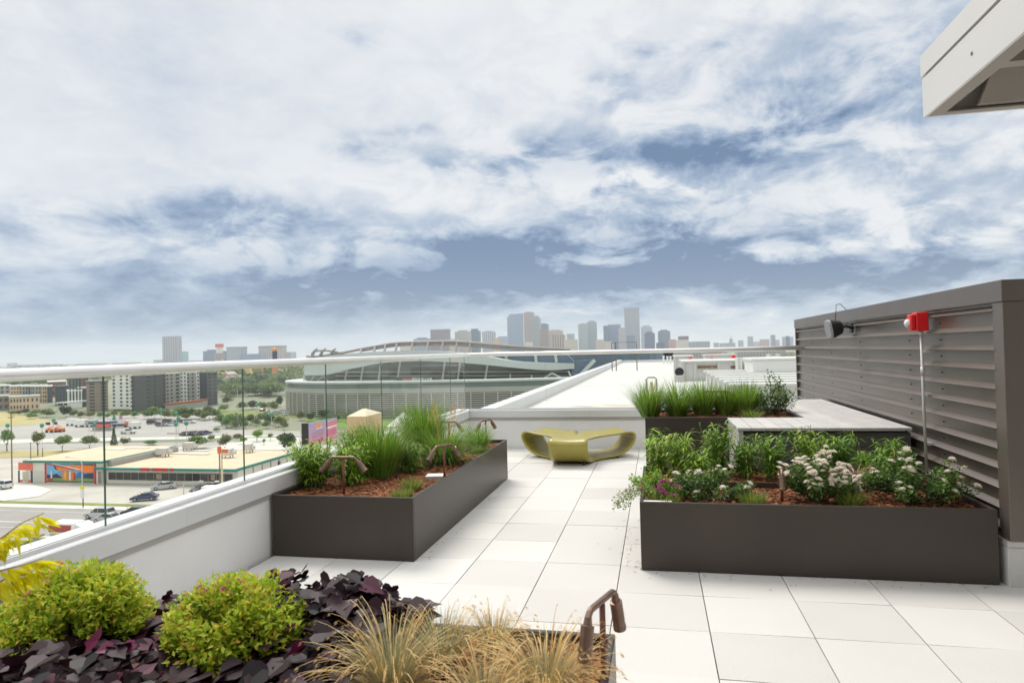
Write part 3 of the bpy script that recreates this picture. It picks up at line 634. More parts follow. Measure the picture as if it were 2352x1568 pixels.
t=thing('trailing_vine','pale trailing vine spilling over the open corner of the rose planter','vine',(-.15,5.8,.5)); mb=MB(); st=MB(); r=random.Random(9)
for _ in range(10):
    p=Vector((.10,r.uniform(-.25,.55),.03)); d=Vector((-r.uniform(.5,1),r.uniform(-.5,.2),r.uniform(.1,.5))).normalized(); path=[p.copy()]
    for k in range(9):
        p=p+d*.042; d=(d+Vector((-.02,r.uniform(-.15,.1),-.20))).normalized()
        if p.x>-.03: p.z=max(p.z,.05)
        path.append(p.copy())
        for _ in range(3): e=rv(r); mb.leaf(p+e*.012,e,rv(r),.03*r.uniform(.6,1.2),.016,.1,r.random())
    st.tube(path,.0018,4,False)
mb.build('leaves',leafmat('pale_vine_leaf',LG_((110,130,80),(150,164,110),(206,210,170)),.35),t); st.build('stems',STEM,t)
# -- counter-side planter
BG=[(1492,872,8.75,.34,'first upright grass clump at the open end of the counter planter'),(1556,868,8.8,.40,'widest upright grass clump behind the counter planter edge'),(1614,872,8.95,.32,'grass clump directly behind the twin spotlight of the counter planter'),(1668,878,9.0,.32,'grass clump just beyond the twin spotlight of the counter planter'),(1714,872,8.95,.3,'dark grass clump touching the leafy shrub in the counter planter')]
for i,(u,v,y,rd,l) in enumerate(BG):
    z=.88; p=at(u,940,y); reed(l,Vector((p.x,y,z)),max(.3,at(u,v,y).z-z)*1.06,rd,460,100+i,(.02,.62),(.1,1.2),.0075,0,1,'upright grass clumps in the counter planter')
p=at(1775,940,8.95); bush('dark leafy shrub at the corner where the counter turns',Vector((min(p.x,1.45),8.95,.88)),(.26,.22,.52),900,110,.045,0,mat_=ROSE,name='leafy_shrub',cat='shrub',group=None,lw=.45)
reed('small yellow-green tuft at the foot of the leafy shrub',Vector((1.1,8.45,.88)),.16,.3,120,112,(.2,.9),(.4,1.2),.007,0,1,'upright grass clumps in the counter planter',SEDGE)
# -- front planter: vine mass, lime shrubs, fescue
r=random.Random(21); mb=MB(); sub=MB()
def vz(x,y): return .59+.05*max(0,2.5-y)/.5+.10*exp(-((x+1.38)/.40)**2-((y-2.75)/.35)**2)+.10*exp(-((x+1.75)/.6)**2-((y-2.8)/.3)**2)+.05*sin(x*5)*cos(y*6)
def vleaf(p,d,n,S,tn):
    # heart / lobed blade folded along the midrib, 9 vertices
    d=d.normalized(); n=(n-d*n.dot(d)).normalized(); w=d.cross(n); o=[]
    cup=r.uniform(-.16,.22)
    for (a,b) in ((0,0),(-.12,.22),(.10,.50),(.42,.44),(.62,.22),(1.05,0)): o.append((a,b))
    L_=[p+d*S*a+w*S*b+n*S*(.22*b+cup*a*a) for a,b in o]; R_=[p+d*S*a-w*S*b+n*S*(.22*b+cup*a*a) for a,b in o[1:5]]
    m2=p+d*S*.45+n*S*cup*.2
    vs=L_+R_+[m2]; mb.add(vs,[(0,1,2,10),(10,2,3),(10,3,4,5),(0,10,7,6),(10,8,7),(10,5,9,8)],tn)
for _ in range(1500):
    x=r.uniform(-3.3,-1.05); y=r.uniform(1.5,2.9)
    if x>-1.2 and y<2.45 and r.random()<.85: continue
    if y>2.86 and r.random()<.5: continue
    z=vz(x,y)+r.uniform(-.10,.03); a=r.uniform(0,2*pi); d=Vector((cos(a),sin(a)-.35,r.uniform(-.75,.15))); n=Vector((r.gauss(0,.35),r.gauss(-.25,.35),1))
    vleaf(Vector((x,y,z)),d,n,r.uniform(.055,.115),min(.86,max(0,r.gauss(.42,.24))) if r.random()>.03 else 1.0)
for _ in range(1300):
    x=r.uniform(-1.9,-1.04); y=r.uniform(2.35,2.93); k=exp(-((x+1.38)/.40)**2)
    if r.random()>k+.25: continue
    z=.50+(.27*exp(-((x+1.38)/.36)**2-((y-2.80)/.30)**2))*r.random()**.5; a=r.uniform(0,2*pi); d=Vector((cos(a),sin(a)-.35,r.uniform(-.8,.1))); n=Vector((r.gauss(0,.35),r.gauss(-.35,.35),1)); vleaf(Vector((x,y,z)),d,n,r.uniform(.055,.10),min(.86,max(0,r.gauss(.36,.22))))
tv=mb.build('purple_vine',VINE); tag(tv,'dark purple leafy vine carpeting the planter under the lime shrubs','ground cover',kind='stuff')
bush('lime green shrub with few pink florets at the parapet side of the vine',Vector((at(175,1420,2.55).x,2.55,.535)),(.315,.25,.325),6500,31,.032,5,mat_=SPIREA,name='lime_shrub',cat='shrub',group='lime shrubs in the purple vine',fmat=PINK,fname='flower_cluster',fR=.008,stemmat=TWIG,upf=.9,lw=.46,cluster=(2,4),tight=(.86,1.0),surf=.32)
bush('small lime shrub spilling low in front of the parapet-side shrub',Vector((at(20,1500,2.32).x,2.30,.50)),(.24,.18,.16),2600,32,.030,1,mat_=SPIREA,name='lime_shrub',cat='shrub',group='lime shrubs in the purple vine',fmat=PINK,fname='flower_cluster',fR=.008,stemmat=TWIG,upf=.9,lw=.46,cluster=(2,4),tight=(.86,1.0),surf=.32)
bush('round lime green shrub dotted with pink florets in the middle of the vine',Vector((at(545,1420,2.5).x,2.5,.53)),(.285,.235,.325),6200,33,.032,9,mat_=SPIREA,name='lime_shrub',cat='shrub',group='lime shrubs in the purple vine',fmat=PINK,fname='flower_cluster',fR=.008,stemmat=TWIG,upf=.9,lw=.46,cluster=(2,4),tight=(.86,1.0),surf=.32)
def fescue(label,loc,h,rad,n,ns,seed):
    r=random.Random(seed); t=thing('fescue_tuft',label,'grass clump',loc,group='blue fescue tufts'); mb=MB(); s=MB()
    for _ in range(n):
        a=r.uniform(0,2*pi); q=.05*sqrt(r.random()); mb.blade((q*cos(a),q*sin(a),0),a+r.gauss(0,.4),r.uniform(.03,.75)*(rad/.25),h*r.uniform(.5,1),.0022,r.uniform(.2,1.3),5,min(1,max(0,r.gauss(.42,.28))))
    mb.build('blades',FESC,t)
    for _ in range(ns):
        a=r.uniform(0,2*pi); mb2=s.blade((.04*cos(a),.04*sin(a),0),a,r.uniform(.05,1.0)*(rad/.25),h*r.uniform(.7,1.25),.0032,r.uniform(.6,2.6),8,r.random(),.6)
        p=mb2[1]; 
        for k in range(3): e=rv(r); s.leaf(p-UP*.004*k,Vector((cos(a),sin(a),-.6))+e*.25,e,.020,.0032,.1,r.random())
    s.build('straw_stems',STRAW,t); return t
fescue('straw and blue fescue tuft flopping over the purple vine',Vector((at(905,1500,2.38).x,2.36,.52)),.31,.30,800,260,51)
fescue('blue fescue tuft between the flopping tuft and the straw one',Vector((at(1010,1500,2.55).x,2.58,.52)),.25,.24,700,90,52)
fescue('golden straw fescue tuft beside the bare bark corner',Vector((at(1255,1500,2.42).x,2.40,.51)),.27,.24,620,360,53)
fescue('low fescue tuft near the front corner of the planter',Vector((at(1120,1560,2.3).x,2.25,.51)),.24,.30,520,160,54)
fescue('small dry fescue tuft along the back rim of the planter',Vector((at(1130,1450,2.78).x,2.80,.50)),.19,.2,260,120,55)
# yellow sumac branches reaching in from the planter end
t=thing('yellow_shrub','bright yellow cut-leaf branches reaching in over the parapet','shrub',(at(-60,1300,1.75).x,1.75,.5)); mb=MB(); st=MB(); r=random.Random(77); b0=Vector(t.location)
for (pts) in (((-120,1420),(-40,1262),(10,1230),(50,1200),(100,1178)),((-120,1420),(-60,1300),(-20,1262),(20,1225)),((-120,1450),(-50,1350),(0,1310),(60,1295),(98,1282)),((-120,1450),(-40,1360),(10,1330),(60,1318))):
    P=[at(u,v,1.75+.03*k)-b0 for k,(u,v) in enumerate(pts)]; st.tube(P,[.005,.004,.003,.002,.0015][:len(P)],5,False)
    for k in range(len(P)-1):
        for q in range(4):
            f=q/4; p=P[k].lerp(P[k+1],f); d=(P[k+1]-P[k]).normalized()
            if k<1: continue
            for sgn in (-1,1):
                e=(d*.7+Vector((.25*r.gauss(0,1),.5*sgn,0))-UP*r.uniform(.3,1.2)).normalized(); nn_=rv(r)+UP; mb.leaf(p,e,nn_,r.uniform(.07,.11),.022,.12,r.random())
                p2=p+e*.03; mb.leaf(p2,(e+rv(r)*.5),nn_,.04,.014,.1,r.random())
mb.build('leaves',SUMAC,t); st.build('stems',TWIG,t)

mb=MB(); r=random.Random(90)
for _ in range(90):
    k=r.random()
    if k<.45: x=-.16-abs(r.gauss(0,.12)); y=r.uniform(5.4,7.1)
    elif k<.8: x=r.uniform(-.1,2.3); y=5.47-abs(r.gauss(0,.10))
    else: x=-2.05+abs(r.gauss(0,.12)); y=r.uniform(5.4,9)
    a=r.uniform(0,pi); l=r.uniform(.005,.014); q=.003; c,s_=cos(a),sin(a); z=.004
    mb.add([(x-c*l+s_*q,y-s_*l-c*q,z),(x+c*l+s_*q,y+s_*l-c*q,z+.003),(x+c*l-s_*q,y+s_*l+c*q,z+.003),(x-c*l-s_*q,y-s_*l+c*q,z)],[(0,1,2,3)],r.random())
tag(mb.build('spilled_bark',MULCH),'few bark crumbs spilled on the paving along the planters','bark',kind='stuff')
# ------------------------------------------------------------------ neighbouring lower roof beyond the back parapet
ROOFM=M('white_membrane',(.60,.59,.565),rough=.8,var=.04,scale=.25)
RIBW=M('white_ribbed_steel',(.62,.615,.59),rough=.5,var=.05,scale=.6)
BROWNSLOT=M('brown_slot',(.22,.15,.09),rough=.8,var=.3,scale=3)
RX0=-3.15; RY1=62
rb=thing('flat_roof','broad white membrane roof stretching away behind the olive bench','roof',(8,30,0))
mb=MB(); mb.box(RX0,24,YB+.33,RY1,-1.2,.42); mb.build('membrane',ROOFM,rb,True)
mb=MB(); mb.box(RX0-.18,RX0+.12,YB+.33,RY1,-1.0,.68); mb.box(RX0+.121,24,RY1-.3,RY1,-1,.62); mb.build('edge_coping',COPING,rb,True)
mb=MB(); mb.box(RX0-.1,24,YB+.4,RY1-.1,-24.2,-1.21); mb.build('walls',WHITEWALL,rb,True)
mb=MB()
for y in (18,24.5,31,38,46,54): mb.box(RX0+.12,1.5,y,y+.04,.42,.424,.3)
mb.build('seam',M('membrane_seam',(.66,.65,.62),rough=.85,var=.1),rb,True)
mb=MB(); r=random.Random(3); pts=[]
for k in range(14):
    a=2*pi*k/14; q=r.uniform(.6,1.1); pts.append((-1.1+.95*q*cos(a),15.9+.55*q*sin(a),.421))
mb.add(pts+[(x,y,z+.004) for x,y,z in pts],[tuple(range(14,28))]); mb.build('stain',M('dried_puddle',(.58,.52,.43),rough=.9,var=.25,scale=2),rb,True)
# ladder grab rails at the far roof edge
t=thing('roof_ladder_rail','thin dark ladder rail frame standing at the far white roof edge','rail',(0,40,.42))
a=at(1406,838,40); b=at(1463,838,40); zt2=at(1430,786,40).z
mb=MB(); mb.tube([(a.x,40,.42),(a.x,40,zt2),(b.x,40,zt2),(b.x,40,.42)],.03,6); mb.tube([(a.x+.22,40.3,.42),(a.x+.22,40.3,zt2)],.03,6); mb.build('frame',M('dark_rail',(.16,.13,.12),rough=.5),t,True)
t=thing('roof_hatch_hoop','grey metal hoop handle rising from the white roof','hoop',(0,15,.42)); p0=at(1485,884,15); p1=at(1508,884,15); zz=at(1496,866.5,15).z
mb=MB(); mb.tube([(p0.x,15,.42),(p0.x,15,zz-.04),(p0.x+.04,15,zz),(p1.x-.04,15,zz),(p1.x,15,zz-.04),(p1.x,15,.42)],.018,8); mb.build('hoop',M('grey_brown_pipe',(.36,.30,.27),rough=.5,metal=.4),t,True)
mb=MB(); mb.tube([((p0.x+p1.x)/2,15,.42),((p0.x+p1.x)/2,15,zz-.10)],.03,8); mb.build('valve',M('yellow_brown_valve',(.5,.40,.18),rough=.5),t,True)
# row of low white mechanical units
def unit(label,x0,x1,y0,y1,z1,ribs_=True,slots=(),group='white mechanical units on the roof'):
    t=thing('rooftop_unit',label,'rooftop unit',((x0+x1)/2,y0,.42),group=group); mb=MB()
    mb.box(x0+.03,x1-.03,y0+.03,y1-.03,.42,z1-.03); mb.build('cabinet',RIBW,t,True)
    mb=MB(); mb.box(x0-.04,x1+.04,y0-.04,y1+.04,z1-.03,z1+.02); mb.build('lid',RIBW,t,True)
    mb=MB()
    if ribs_:
        n=int((y1-y0)/.35)
        for k in range(n+1): y=y0+(y1-y0)*k/n; mb.box(x0,x0+.05,y-.05,y+.05,.42,z1-.035)
        n=int((x1-x0)/.4)
        for k in range(n+1): x=x0+(x1-x0)*k/n; mb.box(x-.05,x+.05,y0-.01,y0+.04,.42,z1-.036)
        mb.build('rib',RIBW,t,True)
    for sx0,sx1,sz0,sz1 in slots:
        m=MB(); m.box(sx0,sx1,y0-.03,y0-.005,sz0,sz1); m.build('louvre_slot',BROWNSLOT,t,True)
    return t
ys=[15.3,16.5,17.7,19.0,20.4,21.9,23.5]
w1=('nearest','second','third','fourth','fifth','sixth','last')
for k,y in enumerate(ys):
    unit(f'low white slab-topped unit, {w1[k]} in the stepped row beyond the grass planter',1.62,5.2,y,y+.62,.90,False)
A_=at(1569,835,27); zc=at(1640,829,27).z
sl=[]
for u0,u1 in ((1602,1647),(1678,1722)):
    q0=at(u0,839.5,27); q1=at(u1,845,27); sl.append((q0.x,q1.x,q1.z,q0.z))
unit('long white ribbed enclosure with two brown louvre slots',A_.x,at(1735,835,27).x,27,31,zc,True,sl)
B_=at(1550,820,33); unit('tall white ribbed cabinet behind the enclosure with brown slots',B_.x,at(1592,820,33).x,33,36,at(1560,818,33).z,True)
C_=at(1620,820,36); unit('pale box unit with red cap light near the far roof edge',C_.x,at(1692,820,36).x,36,38,at(1650,815,36).z,False)
for k,(u,v,y) in enumerate(((1586,826,32.9),(1634,826,34),(1685,819.5,35.8))):
    p=at(u,v,y); o=MB().ball(p,.11,8,5).build('beacon_light',REDP); tag(o,('small red beacon on the tall white cabinet','small red beacon between the two white cabinets','small red beacon on the pale far box unit')[k],'beacon','red beacons on the roof units',kind='thing')
p=at(1560,857,26.6); t=thing('roof_exhaust','round dark exhaust outlet beside the ribbed white enclosure','vent',(p.x,p.y,.42)); mb=MB(); mb.tube([(0,0,0),(0,0,p.z-.42),(0,-.25,p.z-.36)],.20,12); mb.build('duct',GALV,t); mb=MB(); mb.tube([(0,-.26,p.z-.36),(0,-.28,p.z-.36)],.17,12); mb.build('opening',BLACK,t)
for k in range(9):
    y=24.5+k*1.4; x=at(1695+k*9,835,y).x
    t=thing('louvre_fin_unit','upright white fin unit, one of a row at the screen-wall end of the roof','rooftop unit',(x,y,.42),group='upright white fin units'); mb=MB(); z1=at(1700,822 if k<8 else 815,y).z-.42
    for q in range(3): mb.box(q*.22,q*.22+.09,0,.8,0,z1-(q%2)*.1)
    mb.build('fins',RIBW,t)
t=thing('rooftop_unit','plain white box unit near the end of the screen wall','rooftop unit',(at(1800,850,22).x,22,.42),group='white mechanical units on the roof'); mb=MB(); mb.box(-.9,.75,0,2,0,at(1800,826,22).z-.42); mb.build('cabinet',WHITEP,t,bevel=.02); mb=MB(); mb.box(-.95,.8,-.05,2.05,at(1800,826,22).z-.418,at(1800,826,22).z-.36); mb.build('lid',WHITEP,t)
for k,(u,v) in enumerate(((1576,823),(1524,822),(1533,823),(1540,823))):
    y=55; p=at(u,v,y); mb=MB(); mb.tube([(p.x,y,.42),(p.x,y,p.z+.12)],.07,8); mb.tube([(p.x,y,p.z+.12),(p.x,y,p.z+.18)],.11,8)
    tag(mb.build('vent_pipe',WHITEP),'short white vent pipe near the far edge of the white roof','vent pipe','white vent pipes on the far roof',kind='thing')
# ------------------------------------------------------------------ ground, roads, lots
GRD=M('ground_mix',srgb(150,148,128),rough=.95,var=.2,scale=.01,col2=srgb(120,126,100))
ASPH=M('worn_asphalt',(.36,.335,.315),rough=.9,var=.10,scale=.15,col2=(.31,.29,.27),detail=8)
LOTM=M('pale_asphalt_lot',(.43,.41,.375),rough=.9,var=.10,scale=.05,detail=8,col2=(.37,.35,.32))
CONCG=M('bleached_concrete',(.56,.53,.47),rough=.9,var=.08,scale=.12,detail=7,col2=(.44,.41,.355))
WALKM=M('pavement_concrete',(.62,.60,.55),rough=.9,var=.08,scale=.3)
LAWN=M('grass_strip',srgb(140,146,78),rough=.95,var=.25,scale=.4,col2=srgb(110,126,62))
DRYG=M('dry_field',srgb(186,172,118),rough=.95,var=.12,scale=.06,col2=srgb(168,158,108))
LINE=M('road_paint',(.74,.73,.70),rough=.7,var=.1,scale=2)
mb=MB(); n=24; S=7000; vs=[];fs=[]
for j in range(n+1):
    for i in range(n+1): vs.append((-S+2*S*i/n,-900+(S+900)*j/n,ZG))
for j in range(n):
    for i in range(n): a=j*(n+1)+i; fs.append((a,a+1,a+n+2,a+n+1))
mb.add(vs,fs); tag(mb.build('ground',GRD),kind='structure')
def sheet(name,pts,m,lift,kind='structure'):
    mb=MB(); z=ZG+.004*lift+.02*lift; P=[Vector((p[0],p[1],z)) for p in pts]; c=sum(P,Vector())/len(P)
    mb.add(P,[tuple(range(len(P)))]); o=mb.build(name,m); tag(o,kind=kind); 
    if o.data.polygons[0].normal.z<0: o.data.flip_normals()
    return o
def px(*uv): return [G(u,v) for u,v in uv]
yr0=G(150,1247).y; yr1=G(150,1169).y; yw=G(150,1160).y; yl=G(150,1154).y; ys0=G(150,1112).y
sheet('lot',[(-330,ys0+60),(-330,yl),(60,yl),(60,ys0+60)],CONCG,1)
sheet('road',[(-400,yr0),(-400,yr1),(120,yr1),(120,yr0)],ASPH,2)
sheet('pavement',[(-400,yr1+.15),(-400,yw),(120,yw),(120,yr1+.15)],WALKM,3)
mb=MB(); mb.box(-400,120,yr1,yr1+.3,ZG,ZG+.14); tag(mb.build('road_kerb',WALKM),kind='structure')
sheet('lawn_strip',[(-400,yw),(-400,yl),(120,yl),(120,yw)],LAWN,4)
sheet('pavement_front',[(-400,yr0-3),(-400,yr0),(120,yr0),(120,yr0-3)],WALKM,3).name='pavement'
sheet('lawn',[(-400,yr0-40),(-400,yr0-3),(120,yr0-3),(120,yr0-40)],LAWN,2)
for k,v in enumerate((1177,1204,1216)):
    y=G(150,v).y
    if k==1:
        mb=MB(); mb.box(-400,60,y,y+.18,ZG+.07,ZG+.075); mb.box(-400,60,y+.35,y+.53,ZG+.07,ZG+.075)
    else:
        mb=MB(); x=-400
        while x<60: mb.box(x,x+(3 if k==2 else 400),y,y+.15,ZG+.07,ZG+.075); x+=(9 if k==2 else 500)
    tag(mb.build('road_line',LINE),kind='structure')
# far parking lot, its access road, the dry field and planting strips
sheet('parking_lot',px((-200,1006),(0,975),(110,968),(260,955),(345,950),(500,955),(520,985),(690,990),(690,1000),(300,1003),(0,1008)),LOTM,2)
sheet('street',px((-200,1030),(0,1020),(420,1016),(760,1004),(760,1012),(420,1024),(0,1034),(-200,1045)),LOTM,3)
sheet('pavement',px((-200,1016),(0,1009),(300,1004),(700,999),(760,996),(760,999),(420,1009),(0,1019),(-200,1028)),WALKM,4)
sheet('plaza',px((480,1034),(690,1034),(690,1004),(560,1006)),WALKM,4)
sheet('dry_field',px((-120,948),(20,947),(48,952),(95,962),(128,968),(60,977),(0,980),(-120,985)),DRYG,4)
sheet('lawn',px((250,947),(480,939),(560,943),(700,952),(700,960),(500,952),(345,950),(250,955)),LAWN,3)
sheet('lawn',px((690,966),(760,956),(900,958),(900,985),(770,985)),M('green_lawn',srgb(108,134,62),rough=.95,var=.2,scale=.2),5)
sheet('lawn',px((0,1036),(160,1034),(230,1030),(230,1044),(0,1052)),DRYG,4)
for k in range(14):
    p=G(300+13*k,978+.5*k); mb=MB(); mb.box(p.x,p.x+.12,p.y,p.y+5,ZG+.06,ZG+.065); tag(mb.build('parking_line',LINE),kind='structure')
# oil-stained apron and crack lines before the shop
sheet('lot_patch',px((70,1112),(120,1125),(90,1140),(0,1152),(-60,1160),(-60,1112)),M('bleached_patch',(.70,.675,.61),rough=.9,var=.06,scale=.2),4)
# ------------------------------------------------------------------ trees
BARK=M('grey_bark',(.14,.115,.09),rough=.9,var=.25,scale=3)
CROWN=leafmat('broadleaf_crown',LG_((80,100,60),(108,130,74),(136,156,92),(168,180,116)),.25,.6,objvar=.7)
CROWNL=leafmat('lime_crown',LG_((104,128,50),(142,160,62),(176,188,84)),.3,.6,objvar=.5)
CROWND=leafmat('dark_evergreen',LG_((56,76,50),(76,98,60),(102,122,76)),.15,.6,objvar=.6)
def crown(seed,n=900,leaf=.30,lobes=7,flat=.8,mat_=CROWN,cone=False):
    r=random.Random(seed); mb=MB(); L_=[]
    for _ in range(lobes):
        a=r.uniform(0,6.28); q=r.uniform(.1,.62); L_.append((q*cos(a),q*sin(a),r.uniform(-.35,.5)*flat,r.uniform(.32,.55)))
    L_.append((0,0,0,.55))
    for _ in range(n):
        if cone:
            z=r.random()**1.5; q=(1-z)*.55*sqrt(r.uniform(.3,1)); a=r.uniform(0,6.28); p=Vector((q*cos(a),q*sin(a),z*2.2-1)); e=Vector((cos(a),sin(a),-.2))
        else:
            x,y,z,R_=r.choice(L_); e=rv(r); k=R_*r.uniform(.5,1.05); p=Vector((x+e.x*k,y+e.y*k,z+e.z*k*flat))
        mb.leaf(p,(rv(r)+e*.5),rv(r)+UP*.6,leaf*r.uniform(.6,1.3)*.6,leaf*r.uniform(.5,1)*.5,.1,min(1,max(0,r.gauss(.45,.25))))
    return mb
CM={}
for k,(mt,nm) in enumerate(((CROWN,'a'),(CROWN,'b'),(CROWN,'c'),(CROWNL,'d'),(CROWND,'e'))):
    o=crown(200+k,1000,.34,6+k%3,.8,mt).build('crown',mt); CM[nm]=o.data; bpy.data.objects.remove(o)
o=crown(230,900,.30,6,1,CROWND,True).build('crown',CROWND); CM['p']=o.data; bpy.data.objects.remove(o)
mb=MB(); mb.tube([(0,0,0),(.01,0,.5),(0,.01,1)],[.045,.034,.022],7)
for a in (0,2.1,4.2): mb.tube([(0,0,.7),(.12*cos(a),.12*sin(a),1.0),(.22*cos(a),.22*sin(a),1.25)],[.02,.014,.006],5)
o=mb.build('trunk',BARK); TM=o.data; bpy.data.objects.remove(o)
def tree(label,p,hh,wd,kind='a',trunk=.3,group='trees around the lots',name='tree'):
    """hh total height, wd crown width; p on the ground"""
    t=thing(name,label,'tree',p,random.uniform(0,6.28),group)
    c=bpy.data.objects.new('crown',CM[kind]); COL.objects.link(c); c.parent=t; ch=hh*(1-trunk); c.location=(0,0,hh*trunk+ch*.5); c.scale=(wd/1.9,wd/1.9,ch/1.75)
    k=bpy.data.objects.new('trunk',TM); COL.objects.link(k); k.parent=t; k.scale=(hh*.55,hh*.55,hh*trunk*1.15); return t
def treepx(label,u,vt,vb,wpx,kind='a',trunk=.25,group='trees around the lots',name='tree',vground=None):
    p=G(u,vground or vb); top=at(u,vt,p.y).z; return tree(label,p,top-ZG,wpx/F*p.y/ray(u,vb)[1]*1.0,kind,trunk,group,name)
for a in (('leafy street tree beside the wooden utility pole, at the edge of the lot',16,978,1036,36,'a',.3),('small round-headed street tree on a slim trunk near the field',87,986,1046,32,'b',.45),('spreading street tree in front of the orange machines',143,994,1036,40,'c',.25),('wide green street tree beyond the back corner of the mural wing',206,994,1030,46,'a',.2),('thin pale conifer behind the shop roof',262,988,1022,26,'p',.15),('broad bush-like tree next to the pale conifer',287,1001,1024,26,'b',.1),('low dark shrubby tree beyond the shop roof vents',348,1007,1023,34,'c',.05),('large light green tree half covering the pale blue billboard',452,993,1030,62,'a',.1),('thin yellow-green sapling between the billboard tree and the twin-crowned tree',484,997,1014,22,'d',.2),('twin-crowned tree behind the utility pole with orange top',517,991,1032,34,'b',.15),('round dark green tree on the plaza beyond the pole',547,992,1013,30,'a',.2),('small lime tree standing on the pale plaza',560,1002,1020,20,'d',.25),('low round bush in the lot corner',497,979,991,22,'a',.05),('tall lime tree behind the slim glass joint',590,984,1014,30,'d',.25),('slender lime sapling at the plaza end',621,993,1012,14,'d',.3),('tiny lime sapling in the middle of the plaza',606,1006,1022,11,'d',.3),('narrow yellow-green sapling beside the dense dark tree',641,996,1020,14,'d',.2),('dense dark tree in front of the purple billboard post',661,986,1036,50,'e',.05)):
    treepx(*a,group=None)
TG='trees in front of the apartment blocks'
for (u,vt,vb,wp,k) in ((58,935,952,28,'a'),(80,938,954,24,'c'),(108,935,958,40,'b'),(72,945,962,30,'a'),(152,928,958,34,'e'),(170,938,958,22,'b'),(185,941,961,22,'a'),(206,941,961,24,'c'),(232,943,960,26,'a'),(248,946,961,14,'b'),(262,941,956,20,'a'),(287,939,960,26,'c'),(309,941,960,22,'a'),(28,941,953,20,'b'),(42,940,953,18,'a')):
    treepx('bushy green tree along the foot of the apartment blocks',u,vt,vb,wp,k,.1,TG)
for (u,vt,vb,wp,k) in ((355,927,962,48,'a'),(380,935,963,40,'b'),(340,938,962,30,'c'),(413,928,964,46,'b'),(437,931,962,40,'a'),(428,945,966,24,'c'),(458,935,963,30,'a'),(481,926,963,44,'a'),(470,940,966,26,'b'),(498,936,962,24,'c')):
    treepx('large dark green tree before the end of the black apartment slab',u,vt,vb,wp,k,.1,TG+', tall group')
for (u,vt,vb,wp,k) in ((509,945,978,36,'a'),(532,943,980,40,'c'),(552,946,978,34,'b'),(520,955,984,30,'a'),(542,960,985,30,'b'),(575,946,975,30,'a'),(600,943,972,34,'c'),(622,948,976,36,'e'),(640,950,980,40,'a'),(652,960,988,24,'b'),(590,958,978,26,'a'),(612,962,984,24,'b'),(563,962,984,22,'c')):
    treepx('green tree in the planted strip between lot and stadium',u,vt,vb,wp,k,.12,'trees in the planted strip by the stadium')
for (u,vt,vb,wp,k) in ((555,918,942,34,'a'),(580,916,940,38,'e'),(606,919,942,34,'b'),(630,916,946,30,'a'),(643,905,935,24,'e'),(520,905,930,30,'a'),(690,940,966,24,'a'),(712,944,968,26,'e'),(742,938,962,30,'e'),(775,946,968,26,'a'),(800,944,970,26,'b'),(512,926,946,24,'c')):
    treepx('dark tree near the curved stadium podium',u,vt,vb,wp,k,.1,'trees around the stadium podium')
r=random.Random(8)
for k in range(46):
    u=r.uniform(500,652); v=r.uniform(886,912); p=G(u,v); tree('green tree in the park between the dark slab and the stadium',p,r.uniform(7,12),r.uniform(10,17),r.choice('abce'),.08,'trees of the distant park')
for k in range(30):
    u=r.uniform(-20,130); v=r.uniform(874,888); p=G(u,v); tree('green tree behind the long row of beige apartments',p,r.uniform(8,13),r.uniform(11,18),r.choice('abc'),.08,'trees behind the beige apartments')
# far tree belts: one mass nobody could count
def belt(name,n,u0,u1,v0,v1,label,seed,s0=9,s1=16):
    r=random.Random(seed); mb=MB()
    for _ in range(n):
        p=G(r.uniform(u0,u1),r.uniform(v0,v1)); s=r.uniform(s0,s1)
        for q in range(40):
            e=rv(r); mb.leaf(p+Vector((e.x*s*.55,e.y*s*.55,s*.40+e.z*s*.34)),rv(r),rv(r)+UP*.5,s*.26,s*.22,.1,r.random())
    o=mb.build(name,CROWN); return tag(o,label,'trees',kind='stuff')
belt('distant_woods',420,-60,700,846,874,'hazy far belt of suburban trees',31,10,20)
belt('distant_woods',240,1180,1860,816,830,'far belt of green trees below the skyline',32,6,10)
belt('distant_woods',260,-100,1100,836,842,'thin line of faraway trees on the plain',33,9,14)
# ------------------------------------------------------------------ low shop with mural
TEAL=M('teal_fascia',srgb(36,128,120),rough=.5,var=.08,scale=.5)
TANROOF=M('tan_gravel_roof',srgb(214,196,168),rough=.95,var=.06,scale=.3,detail=8)
CREAMW=M('cream_wall',srgb(222,218,206),rough=.85,var=.05,scale=.4)
DGLASS=M('dark_shop_glass',(.035,.034,.032),rough=.12,var=.5,scale=.25)
REDTRIM=M('red_trim',srgb(196,40,44),rough=.5,var=.08)
SALMON=M('salmon_panel',srgb(226,110,92),rough=.6,var=.05)
NAVY=M('navy_trim',srgb(38,56,88),rough=.5,var=.1)
def flat(label,cat,name,bm,m,**k): return tag(bm.build(name,m),label,cat,**k)
fy=G(235,1111).y
xl=G(43,1111).x; xm=at(223,1085,fy).x; xr=at(541,1110,fy).x
zl=at(130,1057,fy).z; zr2=at(400,1075,fy).z
yb_l=G(240,1023,zl).y; yb_r=G(430,1033,zr2).y
sh=thing('shop','low flat-roofed shop with teal roof edge and painted mural wall','shop',((xl+xr)/2,fy,ZG))
xl2=G(238,1023,zl).x-4
mb=MB(); mb.box(xl,xm+1.2,fy,yb_l,ZG,zl-.5); mb.build('mural_wing_wall',CREAMW,sh,True)
mb=MB(); mb.box(xl-.3,xm+1.5,fy-.35,yb_l+.3,zl-.5,zl-.05); mb.build('fascia',TEAL,sh,True)
mb=MB(); mb.box(xl,xm+1.2,fy-.05,yb_l,zl-.05,zl+.0); mb.build('roof',TANROOF,sh,True)
